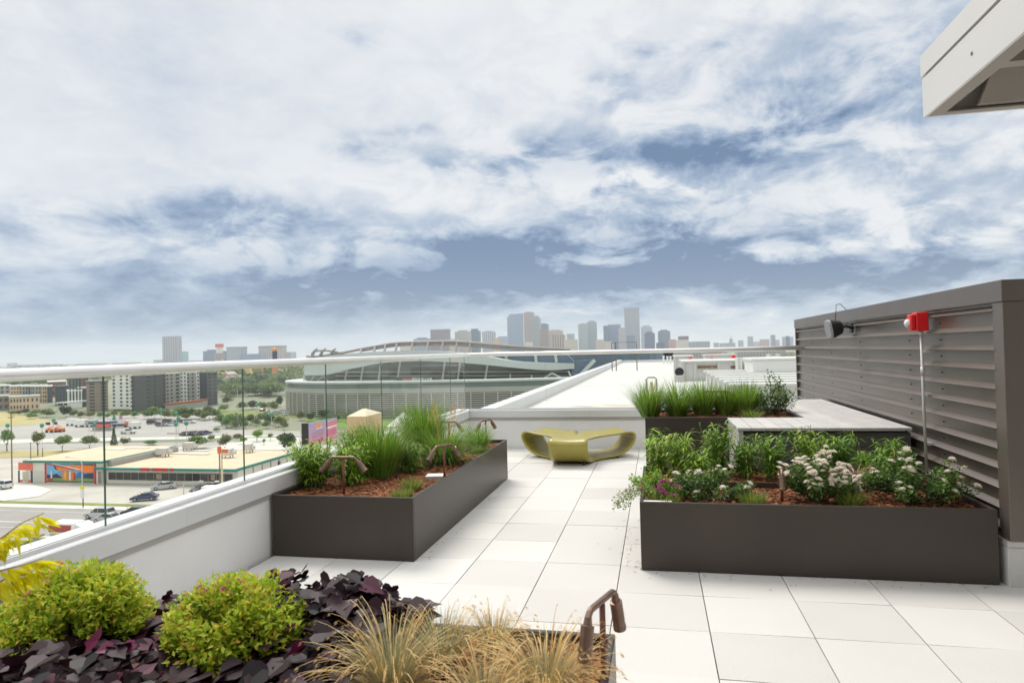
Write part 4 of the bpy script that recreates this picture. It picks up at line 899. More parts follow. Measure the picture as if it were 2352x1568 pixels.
mb=MB(); mb.box(xm+1.5,xm+2.3,fy+1.5,yb_l,zr2,zl-.2); mb.build('roof_step',M('grey_roof_step',(.36,.35,.33),rough=.8,var=.2),sh,True)
mb=MB(); mb.box(xm+1.6,xr,fy+.8,yb_r,ZG,zr2-.45); mb.build('store_wing_wall',CREAMW,sh,True)
mb=MB(); mb.box(xm-.3,xr+.3,fy-.5,fy+.2,zr2-.45,zr2); mb.box(xr-.2,xr+.3,fy+.201,yb_r,zr2-.45,zr2);  mb.build('fascia',TEAL,sh,True)
mb=MB(); mb.box(xm+2.31,xr-.2,fy+.2,yb_r,zr2-.4,zr2-.03); mb.box(xm+1.55,xm+2.3,fy+.2,fy+1.5,zr2-.4,zr2-.03); mb.build('roof',TANROOF,sh,True)
mb=MB(); mb.box(xm+2.2,xr-1.2,fy+.72,fy+.799,ZG+.8,zr2-1.15); mb.build('window_band',DGLASS,sh,True)
for x in np.linspace(xm+2.2,xr-1.2,17):
    mb=MB(); mb.box(x-.06,x+.06,fy+.66,fy+.715,ZG+.8,zr2-1.15); mb.build('mullion',M('grey_mullion',(.30,.29,.27),rough=.5) if 'grey_mullion' not in bpy.data.materials else bpy.data.materials['grey_mullion'],sh,True)
for u0,u1 in ((354,366),(480,489)):
    a=at(u0,1090,fy).x;b=at(u1,1090,fy).x; mb=MB(); mb.box(a,b,fy+.6,fy+.65,ZG+1.1,zr2-1.3); mb.build('poster',M('faded_poster',srgb(176,150,130),var=.3,scale=2) if 'faded_poster' not in bpy.data.materials else bpy.data.materials['faded_poster'],sh,True)
def sx(u): return at(u,1085,fy).x
for u0,u1 in ((327.5,347),(354.5,361.5),(362.5,389),(395.5,402)):
    mb=MB(); mb.box(sx(u0),sx(u1),fy-.62,fy-.505,zr2-.52,zr2+.12); mb.build('sign_lettering',REDTRIM,sh,True)
for x in np.linspace(fy+6,yb_r-2,6):
    mb=MB(); mb.box(xr+.001,xr+.14,x,x+.16,ZG,zr2-.46); mb.build('downpipe',bpy.data.materials['grey_mullion'],sh,True)
for u,v in ((620,1090),(663,1081)):
    y=yb_r-9 if u<640 else yb_r-3; mb=MB(); mb.box(xr+.002,xr+.12,y,y+.9,zr2-2.0,zr2-1.1); mb.build('vent',BLACK,sh,True)
# street front of the mural wing
def panel(name,u0,u1,z0,z1,m,off=.04):
    mb=MB(); mb.box(sx(u0),sx(u1),fy-off,fy-.001,z0,z1); return mb.build(name,m,sh,True)
hh=zl-.5-ZG
panel('salmon_sign_panel',43,75.5,ZG+hh*.62,ZG+hh,SALMON,.10); panel('end_trim',42.5,45.5,ZG,ZG+hh*.60,NAVY,.12); panel('door_trim',71.5,75,ZG,ZG+hh*.60,NAVY,.12)
panel('door',52,66,ZG+.1,ZG+hh*.55,M('pale_door',srgb(196,192,172),var=.1)); panel('red_base',46,52,ZG+.05,ZG+hh*.14,SALMON,.06); panel('red_base',65,71,ZG+.05,ZG+hh*.14,SALMON,.06)
panel('roller_door',78,101,ZG+.05,ZG+hh*.6,M('white_roller',srgb(206,206,196),var=.05)); panel('red_trim_post',103.5,107,ZG,ZG+hh,REDTRIM,.12); panel('red_trim_post',217,221,ZG,ZG+hh,REDTRIM,.12)
panel('side_door',225,233,ZG+.1,ZG+hh*.62,M('grey_door',(.25,.24,.22)))
# mural: a plain generic landscape of our own in similar colours
mu=panel('mural',108.5,215.5,ZG+.25,ZG+hh-.15,M('mural_ground',srgb(120,160,190),var=.1,scale=.3),.05)
def mpoly(pts,m,off): 
    x0,x1=sx(108.5),sx(215.5); z0,z1=ZG+.25,ZG+hh-.15; mb=MB(); mb.prism([(x0+(x1-x0)*a,fy-off,z0+(z1-z0)*b) for a,b in pts],(0,-.012,0)); o=mb.build('mural_colour',m,mu); o.location=(-Vector(sh.location)); return o
mc=lambda n,c: M(n,srgb(*c),rough=.7,var=.12,scale=.5)
ORG,BLU,LBL,GRN,DBL,WHT,YEL,RDD=mc('mural_orange',(236,128,44)),mc('mural_blue',(64,110,160)),mc('mural_sky',(116,176,216)),mc('mural_green',(120,160,84)),mc('mural_navy',(42,60,92)),mc('mural_white',(226,226,222)),mc('mural_yellow',(238,180,60)),mc('mural_red',(190,56,50))
mpoly([(0,.35),(0,.92),(.18,.86),(.25,.55),(.15,.4)],LBL,.062)
mpoly([(.14,.86),(.9,.95),(1,.95),(1,.5),(.8,.55),(.62,.70),(.35,.62),(.2,.66)],ORG,.062)
mpoly([(0,.22),(0,.42),(.10,.36),(.2,.46),(.3,.30),(.4,.2)],DBL,.076); mpoly([(.62,.25),(.66,.5),(.74,.62),(.82,.48),(1,.55),(1,.2)],BLU,.076); mpoly([(.78,.24),(.80,.42),(.88,.52),(1,.5),(1,.22)],DBL,.09)
mpoly([(0,0),(0,.2),(.4,.24),(1,.22),(1,0)],GRN,.09); mpoly([(0,0),(0,.05),(1,.05),(1,0)],NAVY,.104)
mpoly([(0,.97),(0,1),(.05,1),(.62,.70),(.56,.68)],RDD,.09); mpoly([(.06,1),(.14,1),(.76,.70),(.66,.70)],WHT,.09); mpoly([(.0,.93),(.9,1),(1,1),(1,.92),(.5,.97)],NAVY,.076)
for k,(a,h_) in enumerate(((.36,.5),(.40,.56),(.45,.58),(.50,.55),(.55,.56),(.60,.46))): mpoly([(a-.022,.12),(a-.018,h_),(a+.0,h_+.08),(a+.018,h_),(a+.022,.12)],(ORG,YEL,ORG,WHT,ORG,RDD)[k],.12)
mpoly([(.03,.06),(.03,.20),(.12,.22),(.15,.08)],RDD,.12); mpoly([(.08,.15),(.09,.60),(.11,.60),(.12,.15)],WHT,.11)
# rooftop gear of the shop
for k,(u,v,w_,l) in enumerate(((374,1048,4.2,'grey rooftop cooler on the shop roof, nearest the roof step'),(434,1034,4.0,'grey rooftop cooler at the back edge of the shop roof'),(523,1050,3.6,'grey rooftop cooler on the shop roof beside the orange-topped pole'),(570,1038,3.0,'small rooftop cooler behind the slim glass joint'))):
    p=G(u,v,zr2); t=thing('rooftop_cooler',l,'rooftop unit',p,.1,'grey coolers on the shop roof'); mb=MB(); mb.obox((0,0,.5),(w_*.62,1.7,1.5),0); mb.build('cabinet',GALV,t,bevel=.05); mb=MB()
    for a,b in ((-1,-.6),(1,-.6),(-1,.6),(1,.6)): mb.obox((a*w_*.25,b,0),(.15,.15,.5))
    mb.build('legs',BLACK,t); mb=MB(); mb.obox((w_*.42,0,.7),(w_*.22,.9,.8)); mb.build('duct',GALV,t)
for k,(u,v,L2) in enumerate(((265,1037,6),(314,1034,7),(360,1031,6),(403,1047,6.5),(455,1040,6.5),(420,1036,5),(457,1048,6))):
    z=zl if u<370 and v<1038 and u<350 else zr2
    p=G(u,v-5,z); mb=MB(); mb.obox((0,0,.03),(L2*.9,1.1,.18),.0); o=mb.build('skylight',WHITEP); o.location=p; tag(o,'white translucent skylight strip lying on the tan shop roof','skylight','skylight strips on the shop roof',kind='thing')
# ------------------------------------------------------------------ billboards, poles, lamps
def pole(label,u,vt,vb,r_=.14,m=None,cat='utility pole',name='utility_pole',arms=True,group='tall poles on the streets'):
    p=G(u,vb); h_=at(u,vt,p.y).z-ZG; t=thing(name,label,cat,p,0,group); mb=MB(); mb.tube([(0,0,0),(0,0,h_)],[r_,r_*.7],8); mb.build('pole',m or M('pole_wood',(.20,.15,.11),rough=.9) ,t); return t,h_
t,h_=pole('tall wooden utility pole beside the salmon end of the shop',28,948,1117); mb=MB(); mb.box(-.1,.1,-.7,.7,h_-1,h_-.85); mb.build('crossarm',BARK,t)
t,h_=pole('dark slim lamp post under the round-headed street tree',71,1015,1062,.10,BLACK)
t,h_=pole('short dark post on the far pavement',98,1028,1050,.10,BLACK)
t,h_=pole('utility pole with orange top before the store windows',506,1030,1146,.16); mb=MB(); mb.tube([(0,0,h_-.9),(0,0,h_+.4)],.35,10); mb.build('orange_cap',M('orange_paint',srgb(226,110,50)),t)
t,h_=pole('pale painted pole with orange cap, paired with the dark one',511,1031,1140,.20,M('pale_pole',srgb(214,208,180),var=.15,scale=2)); mb=MB(); mb.box(-.1,1.3,-.1,.1,h_-.7,h_); mb.build('orange_sign',bpy.data.materials['orange_paint'],t)
t,h_=pole('silver street lamp mast crossing the parked row',547,890,985,.09,GALV)
LAMPG=M('teal_lamp_globe',srgb(60,140,112),rough=.5)
for k,(u,v) in enumerate(((18,977),(97,977),(124,965),(218,975),(371,941.6),(406,949),(410.6,961),(404.7,974),(428.8,972),(590,930),(624,951))):
    p=G(u,v+46); h_=at(u,v,p.y).z-ZG; t=thing('lot_lamp','slim parking lot lamp with round teal head','lamp post',p,0,'teal-headed parking lot lamps'); mb=MB(); mb.tube([(0,0,0),(0,0,h_)],.09,6); mb.build('post',GALV,t); mb=MB(); mb.ball((0,0,h_),.62,10,6,(1,1,1.15)); mb.build('head',LAMPG,t)
def lamp(label,u,vb,u2,vt):
    p=G(u,vb); h_=at(u,vt,p.y).z-ZG; dx=at(u2,vt,p.y).x-p.x; t=thing('street_lamp',label,'street lamp',p,0,'curved-arm street lamps'); mb=MB(); mb.tube([(0,0,0),(0,0,h_*.8),(dx*.1,0,h_*.9),(dx*.5,0,h_*.98),(dx*.95,0,h_)],[.12,.09,.07,.06,.05],7); mb.build('mast',GALV,t); mb=MB(); mb.box(min(dx*.9,dx*1.1),max(dx*.9,dx*1.1),-.15,.15,h_-.1,h_+.1); mb.build('lamp_head',GALV,t)
lamp('curved-arm street lamp by the road in front of the store windows',422,1152,462,1104); lamp('thin curved street lamp in front of the mural',189,1117,154,1050)
p=G(191,1165); t=thing('bus_stop_sign','tall bus stop sign, white with yellow top, on the road verge','sign',p); h_=at(191,1115,p.y).z-ZG; mb=MB(); mb.tube([(0,0,0),(0,0,h_*.98)],.09,6); mb.build('post',BLACK,t); mb=MB(); mb.box(-.38,.38,-.13,-.09,h_*.42,h_*.86); mb.build('white_panel',WHITEP,t); mb=MB(); mb.box(-.4,.4,-.14,-.09,h_*.865,h_); mb.build('yellow_panel',M('bright_yellow',srgb(236,232,30)),t)
# purple billboard
D=135; a0=at(705.7,972.6,D); b0=at(771.6,956.7,D*1.095); zb0=at(705.7,1018.9,D).z; zt0=a0.z
bb=thing('billboard','large purple and pink advertising billboard angled above the street','billboard',(a0.x,a0.y,ZG))
m,nt,b=newmat('purple_pink_print'); tcx=N(nt,'ShaderNodeTexCoord'); sp=N(nt,'ShaderNodeSeparateXYZ'); nt.links.new(tcx.outputs['Object'],sp.inputs[0])
mr=N(nt,'ShaderNodeMapRange'); mr.inputs[1].default_value=zb0-ZG; mr.inputs[2].default_value=zt0-ZG; nt.links.new(sp.outputs[2],mr.inputs[0]); nt.links.new(mixc(nt,mr.outputs[0],srgb(222,150,182),srgb(172,164,208)),b.inputs['Base Color']); b.inputs['Roughness'].default_value=.7
bx=Vector((b0.x-a0.x,b0.y-a0.y,0)); nrm=Vector((bx.y,-bx.x,0)).normalized()
def bpoly(pts,m,off,th=.03,name='print'):
    mb=MB(); mb.prism([a0+bx*a+Vector((0,0,zb0+(zt0-zb0)*c-a0.z))+nrm*off for a,c in pts],nrm*th); return mb.build(name,m,bb,True)
bpoly([(0,0),(1,0),(1,1),(0,1)],m,0,.25,'panel'); 
bpoly([(-.03,-.06),(0,-.06),(0,1.02),(-.03,1.02)],DARKGAP,-1.2,1.5,'side_frame'); bpoly([(0,-.07),(1,-.07),(1,-.005),(0,-.005)],mc('print_orange',(226,140,110)),-.1,.4,'apron')
PW=mc('print_white',(240,232,238)); PS=mc('print_salmon',(232,130,140)); PO=mc('print_gold',(232,160,120)); PG=mc('print_mauve_grey',(176,150,164)); PM=mc('print_rose',(226,110,150))
bpoly([(.22,.68),(.46,.74),(.46,.92),(.30,.97),(.22,.86)],PO,.26); bpoly([(.25,.62),(.46,.66),(.46,.72),(.25,.67)],PW,.29)
bpoly([(.60,.60),(.98,.66),(.98,.90),(.60,.80)],PS,.26); bpoly([(.58,.52),(.98,.56),(.98,.65),(.58,.60)],PW,.29); bpoly([(.66,.44),(.98,.48),(.98,.53),(.66,.49)],PS,.29)
for k in range(4): bpoly([(.12,.50-.09*k),(.52,.52-.09*k),(.52,.55-.09*k),(.12,.53-.09*k)],PG,.29)
bpoly([(.62,.15),(.95,.18),(.95,.42),(.62,.40)],PM,.29); bpoly([(.10,.06),(.5,.08),(.5,.14),(.10,.12)],PM,.29)
for k in range(3): bpoly([(.66+.10*k,.90),(.70+.10*k,.905),(.70+.10*k,.945),(.66+.10*k,.94)],PW,.29)
mb=MB(); c=a0+bx*.10; mb.tube([(c.x,c.y+.4,ZG),(c.x,c.y+.4,zb0)],.45,12); mb.build('post',BLACK,bb,True)
# pale blue billboard seen from the lot
D=205; p0=at(385,998,D); p1=at(424,996,D); t=thing('billboard','pale blue blank billboard face beside the light green tree','billboard',(p0.x,p0.y,ZG)); z0=at(390,1020,D).z
mb=MB(); mb.box(p0.x,p1.x,D-.1,D+.1,z0,p0.z); mb.build('panel',M('pale_blue_sheet',srgb(186,206,218),var=.06,scale=.3),t,True); mb=MB(); mb.box(p0.x-.2,p1.x+.2,D-.12,D+.3,p0.z,p0.z+.5); mb.build('top_rail',DARKGAP,t,True); mb=MB(); mb.tube([(p0.x+.4,D+.2,ZG),(p0.x+.4,D+.2,p0.z)],.2,8); mb.tube([(p1.x-.4,D+.2,ZG),(p1.x-.4,D+.2,p0.z)],.2,8); mb.build('posts',GALV,t,True)
# ------------------------------------------------------------------ apartment blocks
WINM=M('dark_window',(.07,.08,.088),rough=.12,var=.4,scale=.4)
APW=M('white_render',srgb(232,234,230),rough=.8,var=.03,scale=.2); APD=M('charcoal_panel',srgb(88,90,92),rough=.6,var=.06,scale=.3); APDD=M('dark_slate_panel',srgb(70,80,84),rough=.5,var=.06,scale=.3); APG=M('grey_panel',srgb(172,174,168),rough=.7,var=.05,scale=.3); APB=M('brown_grey_panel',srgb(150,138,128),rough=.8,var=.07,scale=.3); APT=M('tan_render',srgb(222,196,164),rough=.85,var=.05,scale=.2)
_wm={}
def winmesh(w,h_):
    k=(round(w,1),round(h_,1))
    if k not in _wm: o=MB().box(-w/2,w/2,-.12,.05,0,h_).build('window',WINM); _wm[k]=o.data; bpy.data.objects.remove(o)
    return _wm[k]
def facade(t,p,q,z0,z1,depth,m,cols,rows,ww=1.4,wh=1.6,name='wall',skip=(),dv=None):
    """vertical wall from p to q with real windows standing in it"""
    d=Vector((q[0]-p[0],q[1]-p[1],0)); L_=d.length; d/=L_; n=Vector((d.y,-d.x,0)); 
    mb=MB(); mb.prism([(p[0],p[1],z0),(q[0],q[1],z0),(q[0],q[1],z1),(p[0],p[1],z1)],(-n if dv is None else dv)*depth); mb.build(name,m,t,True)
    wh=min(wh,.5*(z1-z0)/rows) if wh<5 else wh; ww=min(ww,.42*L_/max(1,len(cols)))
    a=atan2(d.y,d.x); me=winmesh(ww,wh)
    for i in cols:
        for k in range(rows):
            if (i,k) in skip: continue
            o=bpy.data.objects.new('window',me); COL.objects.link(o); o.parent=t; c=Vector((p[0],p[1],0))+d*L_*i; z=z0+(z1-z0)*(k+.30)/rows
            o.location=Vector((c.x,c.y,z))-Vector(t.location)+n*.0; o.rotation_euler=(0,0,a)
P=[G(u,v) for u,v in ((258,943),(297,944),(303,947),(345,945),(382,937),(400,934),(416,932),(431,931),(452,930),(459,930),(476,931),(500,929))]
zt3=at(300,862,P[1].y).z
ap=thing('apartment_block','white and charcoal curved apartment slab with rows of dark windows','apartment block',(P[1].x,P[1].y,ZG))
segs=[(0,1,APW,(.12,.55,.9),9,1.7,1.9),(1,2,APW,(.5,),9,1.2,1.9),(2,3,APD,(.06,.93),9,2.2,1.6),(3,4,APD,(.3,.85),9,1.8,1.6),(4,5,APG,(.2,.7),9,2.2,1.9),(5,6,APG,(.5,),9,2.4,1.8),(6,7,APW,(.15,.65),9,2.2,1.9),(7,8,APG,(.12,.6),9,2.6,1.9),(8,9,APW,(.6,),9,2.4,1.9),(9,10,APDD,(),1,1,1),(10,11,APD,(.25,.8),9,1.8,1.6)]
for a,b_,m_,cols,rows,ww,wh in segs: facade(ap,P[a],P[b_],ZG+(1.8 if a<2 else 0),zt3+(.6 if m_ is APW else 0),14,m_,cols,rows,ww,wh,dv=Vector((-.62,.785,0)))
mb=MB(); pts=[Vector((p.x,p.y+.5,zt3-.3)) for p in P]; mb.add(pts+[p+Vector((-8,11,0)) for p in pts],[(i,i+1,i+1+len(pts),i+len(pts)) for i in range(len(pts)-1)]); mb.build('roof',APG,ap,True)
mb=MB(); c0=at(376,927,P[4].y-12); c1=at(465,917,P[8].y-12); mb.prism([c0,c1,c1+Vector((0,0,-.9)),c0+Vector((0,0,-.9))],(-3,9,0)); mb.build('terracotta_canopy',M('terracotta',srgb(176,96,68),var=.1),ap,True)
mb=MB(); mb.prism([Vector((c0.x,c0.y+1,ZG)),Vector((c1.x,c1.y+1,ZG)),c1+Vector((0,1,-1)),c0+Vector((0,1,-1))],(-2,6,0)); mb.build('podium_wall',APG,ap,True)
def block(label,u0,u1,vt,vb,m,depth,cols,rows,ww=1.4,wh=1.4,yaw=0,roofm=None,cap=None,name='apartment_block',vb2=None,group='apartment blocks beyond the lots'):
    p=G(u0,vb); e=Vector((p.x,p.y,0)).normalized(); dr=ray(u1,vb); k_=(p.x*e.x+p.y*e.y)/(dr[0]*e.x+dr[1]*e.y); q=Vector((dr[0]*k_,dr[1]*k_,ZG)); z1=at(u0,vt,p.y).z; t=thing(name,label,'apartment block',(p.x,p.y,ZG),0,group); facade(t,p,q,ZG,z1,depth,m,cols,rows,ww,wh)
    d=(q-p).normalized(); n=Vector((d.y,-d.x,0)); mb=MB(); mb.prism([Vector((p.x,p.y,z1))+n*.3-d*.3,Vector((q.x,q.y,z1))+n*.3+d*.3,Vector((q.x,q.y,z1+.7))+n*.3+d*.3,Vector((p.x,p.y,z1+.7))+n*.3-d*.3],-n*(depth+.6)); mb.build('roof',roofm or APG,t,True); return t
block('brown-grey apartment tower with stacked balconies beside the white slab',199,249,879,946,APB,16,(.2,.32,.72,.86),9,1.8,1.2,roofm=APD)
block('small black townhouse block with white window squares',127,158,889,932,APDD,14,(.15,.4,.65,.88),5,2.0,1.6,roofm=APDD)
t=block('white townhouse block striped with tall dark window bays',155,189,899,937,APW,10,(.2,.42,.64,.86),1,2.4,14,roofm=APW)
block('dark glass-fronted block behind the striped white one',176,200,893,935,APDD,12,(.3,.7),4,3,2)
block('dark grey box block on white base rising behind the striped block',155,190,866,915,M('grey_box_panel',srgb(112,120,118),rough=.5,var=.05),14,(),1)
block('red brick warehouse with white curved roof',110,152,878,912,M('brick_red',srgb(150,98,84),rough=.9,var=.1,scale=.3),30,(.3,.5,.7),2,4,2.4,roofm=WHITEP)
block('red brick block joining the dark grey box',190,204,868,915,M('brick_brown',srgb(146,100,88),rough=.9,var=.1,scale=.3),20,(.3,.7),5,2,1.8)
cells=((-30,24,APG),(24,50,APT),(50,66,APG),(66,70,APDD),(70,80,APG),(80,97,APG),(97,109,APT),(109,121,APDD))
for k,(a,b_,m_) in enumerate(cells):
    block(('long pale grey end of the beige apartment row','tan section of the beige apartment row, before the first grey bay','grey bay next to the tan section','narrow dark stair bay in the apartment row','plain grey bay past the dark stair','grey bay with dark balconies','second tan bay of the apartment row','dark end bay of the apartment row')[k],a,b_,888,925,m_,14,(.15,.4,.65,.88) if b_-a>20 else (.3,.7),4,2.6 if b_-a>20 else 1.8,1.5,roofm=WHITEP,group='long beige apartment row')
block('long low tan brick building with a row of small dark windows',22,92,914,944,APT,16,(.06,.16,.26,.36,.48,.6,.75,.9),2,1.8,1.8)
block('low brown brick building at the end of the tan one',-30,22,913,944,APB,16,(.3,.6,.85),2,3,1.8)
mb=MB(); p=G(128,944); q=G(160,942); mb.prism([p+Vector((0,0,4)),q+Vector((0,0,4)),q+Vector((0,0,4.6)),p+Vector((0,0,4.6))],(0,12,0)); t=thing('open_shelter','flat white shelter roof among the trees before the black townhouses','shelter',p); mb.build('roof',WHITEP,t,True); mb=MB()
for f in (.05,.5,.95): c=p.lerp(q,f); mb.tube([c+Vector((0,.5,0)),c+Vector((0,.5,4))],.2,6)
mb.build('posts',GALV,t,True)
# ------------------------------------------------------------------ vehicles
TYRE=M('tyre_rubber',(.02,.02,.02),rough=.8); RIM=M('alloy_rim',(.5,.5,.5),rough=.35,metal=.6); CARGL=M('car_glass',(.03,.035,.04),rough=.08,var=.2); LAMPW=M('headlamp',(.75,.76,.78),rough=.2); LAMPR=M('tail_lamp',(.5,.02,.02),rough=.3)
_paint={}
def paint(n,c):
    if n not in _paint: _paint[n]=M('car_paint_'+n,c,rough=.28,var=.03,coat=.6)
    return _paint[n]
PROF={'sedan':(4.7,1.8,[(-2.33,.42),(-2.32,.78),(-2.2,.93),(-1.55,.97),(1.0,.95),(1.8,.86),(2.22,.70),(2.34,.5),(2.25,.28),(-2.25,.28)],[(-1.78,.955),(-1.05,1.37),(-.6,1.43),(.25,1.42),(1.08,.94)],1.36,-1.42),
'hatch':(4.2,1.75,[(-2.08,.42),(-2.08,.85),(-1.98,1.0),(.95,.97),(1.6,.88),(2.0,.70),(2.1,.5),(2.02,.28),(-2.02,.28)],[(-2.0,.99),(-1.72,1.40),(-1.3,1.48),(.2,1.46),(1.02,.96)],1.28,-1.28),
'suv':(4.8,1.95,[(-2.38,.5),(-2.38,.95),(-2.3,1.12),(1.0,1.10),(1.75,1.02),(2.25,.85),(2.4,.55),(2.3,.36),(-2.3,.36)],[(-2.3,1.11),(-2.05,1.68),(-1.7,1.76),(.25,1.74),(1.05,1.09)],1.45,-1.45)}
def car_mesh(kind,pn,col):
    L_,W,body,gh,xf,xr_=PROF[kind]; pm=paint(pn,col)
    t=thing('parked_car','x','car')
    def slices(prof,ws,zk=None):
        mb=MB(); vs=[]; n=len(prof)
        for y,k in ws:
            for x,z in prof: vs.append((x*(1-.02*(1-k)),y if zk is None else y*(1-.26*(z-zk[0])/(zk[1]-zk[0])),z if zk else .6+(z-.6)*k))
        fs=[]
        for i in range(len(ws)-1):
            for q in range(n): a=i*n+q;b=i*n+(q+1)%n; fs.append((a,b,b+n,a+n))
        fs.append(tuple(range(n-1,-1,-1))); fs.append(tuple(range((len(ws)-1)*n,len(ws)*n))); return mb.add(vs,fs)
    h=W/2
    slices(body,[(-h,.80),(-h*.97,.94),(-h*.7,1),(h*.7,1),(h*.97,.94),(h,.80)]).build('body',pm,t,smooth=False)
    z0,z1=gh[0][1],max(z for x,z in gh)
    slices(gh,[(-h*.9,1),(h*.9,1)],(z0,z1)).build('windows',CARGL,t)
    top=[p for p in gh if p[1]>z1-.10]; a=min(x for x,z in top); b=max(x for x,z in top); mb=MB(); hw=h*.9*.74+.03
    mb.add([(a-.03,-hw,z1-.045),(b+.03,-hw,z1-.015),(b+.03,hw,z1-.015),(a-.03,hw,z1-.045),(a+.1,-hw*.85,z1+.022),(b-.1,-hw*.85,z1+.022),(b-.1,hw*.85,z1+.022),(a+.1,hw*.85,z1+.022)],[(0,3,2,1),(4,5,6,7),(0,1,5,4),(1,2,6,5),(2,3,7,6),(3,0,4,7)]); mb.build('roof',pm,t)
    for sx_ in (-1,1):
        for (x0,x1) in ((gh[0][0],gh[1][0]),(gh[-2][0],gh[-1][0]),(-.35,-.35)):
            mb=MB(); k=h*.9*sx_; mb.tube([(x0,k+.005*sx_,z0),(x1,k*.74+.02*sx_,z1-.03)],.035,5); mb.build('pillar',pm,t)
    R_=.33 if kind!='suv' else .38
    for x in (xf,xr_):
        for y in (-h+.09,h-.09):
            mb=MB(); mb.tube([(x,y-.11,R_),(x,y-.10,R_),(x,y+.10,R_),(x,y+.11,R_)],[R_*.9,R_,R_,R_*.9],14); wl=mb.build('wheel',TYRE,t); m2=MB(); s=1 if y>0 else -1; m2.tube([(x,y+.111*s,R_),(x,y+.118*s,R_)],R_*.58,12); m2.build('rim',RIM,wl)
    fz=body[0][1]+.22; xe=max(x for x,z in body)
    for y in (-h*.68,h*.68):
        mb=MB(); mb.obox((xe-.12,y,.62),(.16,.34,.13)); mb.build('headlight',LAMPW,t); mb=MB(); mb.obox((-xe+.06,y*1.08,.72),(.14,.24,.16)); mb.build('tail_light',LAMPR,t)
    return t
protos={}
def car(label,u,v,head,kind='sedan',pn='silver',col=(.45,.46,.47),group=None,scale=1,p=None):
    """head: heading in degrees, 0 = +X"""
    k=(kind,pn)
    if k in protos: o=copy_tree(protos[k])
    else: o=protos[k]=car_mesh(kind,pn,col)
    p=p or G(u,v); o.location=(p.x,p.y,ZG+.08); o.rotation_euler=(0,0,radians(head)); o.scale=(scale,)*3; o['label']=label; o['group']=group or 'cars on the streets and lots'; return o
BLU_=(.045,.06,.14); DRK=(.03,.032,.036); WHI=(.72,.72,.72); SIL=(.42,.44,.45); RED_=(.35,.02,.02); GRY=(.14,.145,.15)
car('silver sedan parked at an angle just before the store windows',376,1123,215,'sedan','silver',SIL)
car('dark blue sedan crossing the apron between road and shop',332,1149,205,'sedan','blue',BLU_)
car('dark grey hatchback on the road behind the silver car',309,1184,180,'hatch','charcoal',(.05,.052,.06))
car('silver sport utility car on the road ahead of the dark hatchback',229,1190,180,'suv','pale_silver',(.55,.56,.57))
car('silver sedan low behind the glass, alongside the silver sport utility car',247,1199,180,'sedan','silver',SIL)
car('silver car with one wheel showing beside the beige wall',66,1262,35,'sedan','mid_grey',(.33,.34,.36))
car('black car parked nose out next to the white pickup',463,1130,250,'hatch','black',DRK)
car('white car standing beside the wooden utility pole',4,1122,170,'suv','white',WHI)
for k,(u,v,h_,kd,pn,c,l) in enumerate(((352,974,10,'suv','charcoal',GRY,'dark sport utility car alone in the far lot, nearest the white billboard truck'),(371,979,0,'sedan','charcoal2',GRY,'dark sedan by the teal lamps in the middle of the far lot'),(377,977,0,'sedan','charcoal2',GRY,'dark sedan touching the one by the teal lamps in the far lot'),(388,972,5,'suv','charcoal',GRY,'dark grey car behind the white car in the far lot'),(396,978,14,'sedan','white',WHI,'white sedan among the dark cars in the far lot'),(412,971,180,'sedan','black',DRK,'black car by the lawn edge of the far lot'),(436,972,8,'suv','white',WHI,'white car by the teal lamp at the far end of the lot'))):
    car(l,u,v,h_,kd,pn,c,'cars in the far lot')
for k,(u,v,pn,c) in enumerate(((428,1000,'black',DRK),(439,999.5,'charcoal2',GRY),(449,999,'black',DRK),(460,999,'charcoal2',GRY),(472,998,'blue',BLU_))): car('dark car in the close row parked behind the light green tree',u,v,80,'sedan',pn,c,'dark cars parked in a close row')
for k,(u,v,pn,c) in enumerate(((664,945,'red',RED_),(650,947,'white',WHI),(640,951,'silver',SIL),(628,953,'white',WHI),(676,948,'silver',SIL),(604,944,'black',DRK),(615,947,'silver',SIL),(655,954,'white',WHI))): car(('small red car glimpsed between trees by the stadium podium' if pn=='red' else 'car glimpsed between the trees beside the stadium podium'),u,v,20*k,'sedan',pn,c,'cars between the stadium trees' if pn!='red' else None)
# white pickup
def pickup(label,u,v,head,group=None):
    t=thing('pickup_truck',label,'pickup truck',G(u,v)+Vector((0,0,.08)),radians(head),group); pm=paint('white',WHI)
    mb=MB(); mb.prism([(-2.7,-.95,.55),(2.6,-.95,.5),(2.72,-.95,.8),(2.55,-.95,1.05),(1.2,-.95,1.18),(-2.7,-.95,1.15)],(0,1.9,0)); mb.build('body',pm,t,bevel=.06)
    mb=MB(); mb.box(-2.6,-.65,-.8,.8,1.152,1.16); mb.build('load_bed',BLACK,t)
    mb=MB(); mb.prism([(-.6,-.85,1.17),(-.45,-.7,1.72),(.55,-.7,1.76),(1.2,-.85,1.17)],(0,1.6,0)); mb.build('windows',CARGL,t)
    mb=MB(); mb.box(-.5,.6,-.78,.78,1.74,1.83); mb.build('roof',pm,t,bevel=.03)
    for x in (1.75,-1.65):
        for y in (-.85,.85): mb=MB(); mb.tube([(x,y-.13,.4),(x,y+.13,.4)],.4,14); w_=mb.build('wheel',TYRE,t); m=MB(); s=1 if y>0 else -1; m.tube([(x,y+.131*s,.4),(x,y+.14*s,.4)],.22,10); m.build('rim',RIM,w_)
    for y in (-.7,.7): mb=MB(); mb.obox((2.62,y,.75),(.14,.3,.2)); mb.build('headlight',LAMPW,t)
    return t
pickup('white pickup truck parked in front of the store windows beside the pole',500,1127,205)
pickup('white pickup truck standing alone on the open pale part of the far lot',294,996,8)
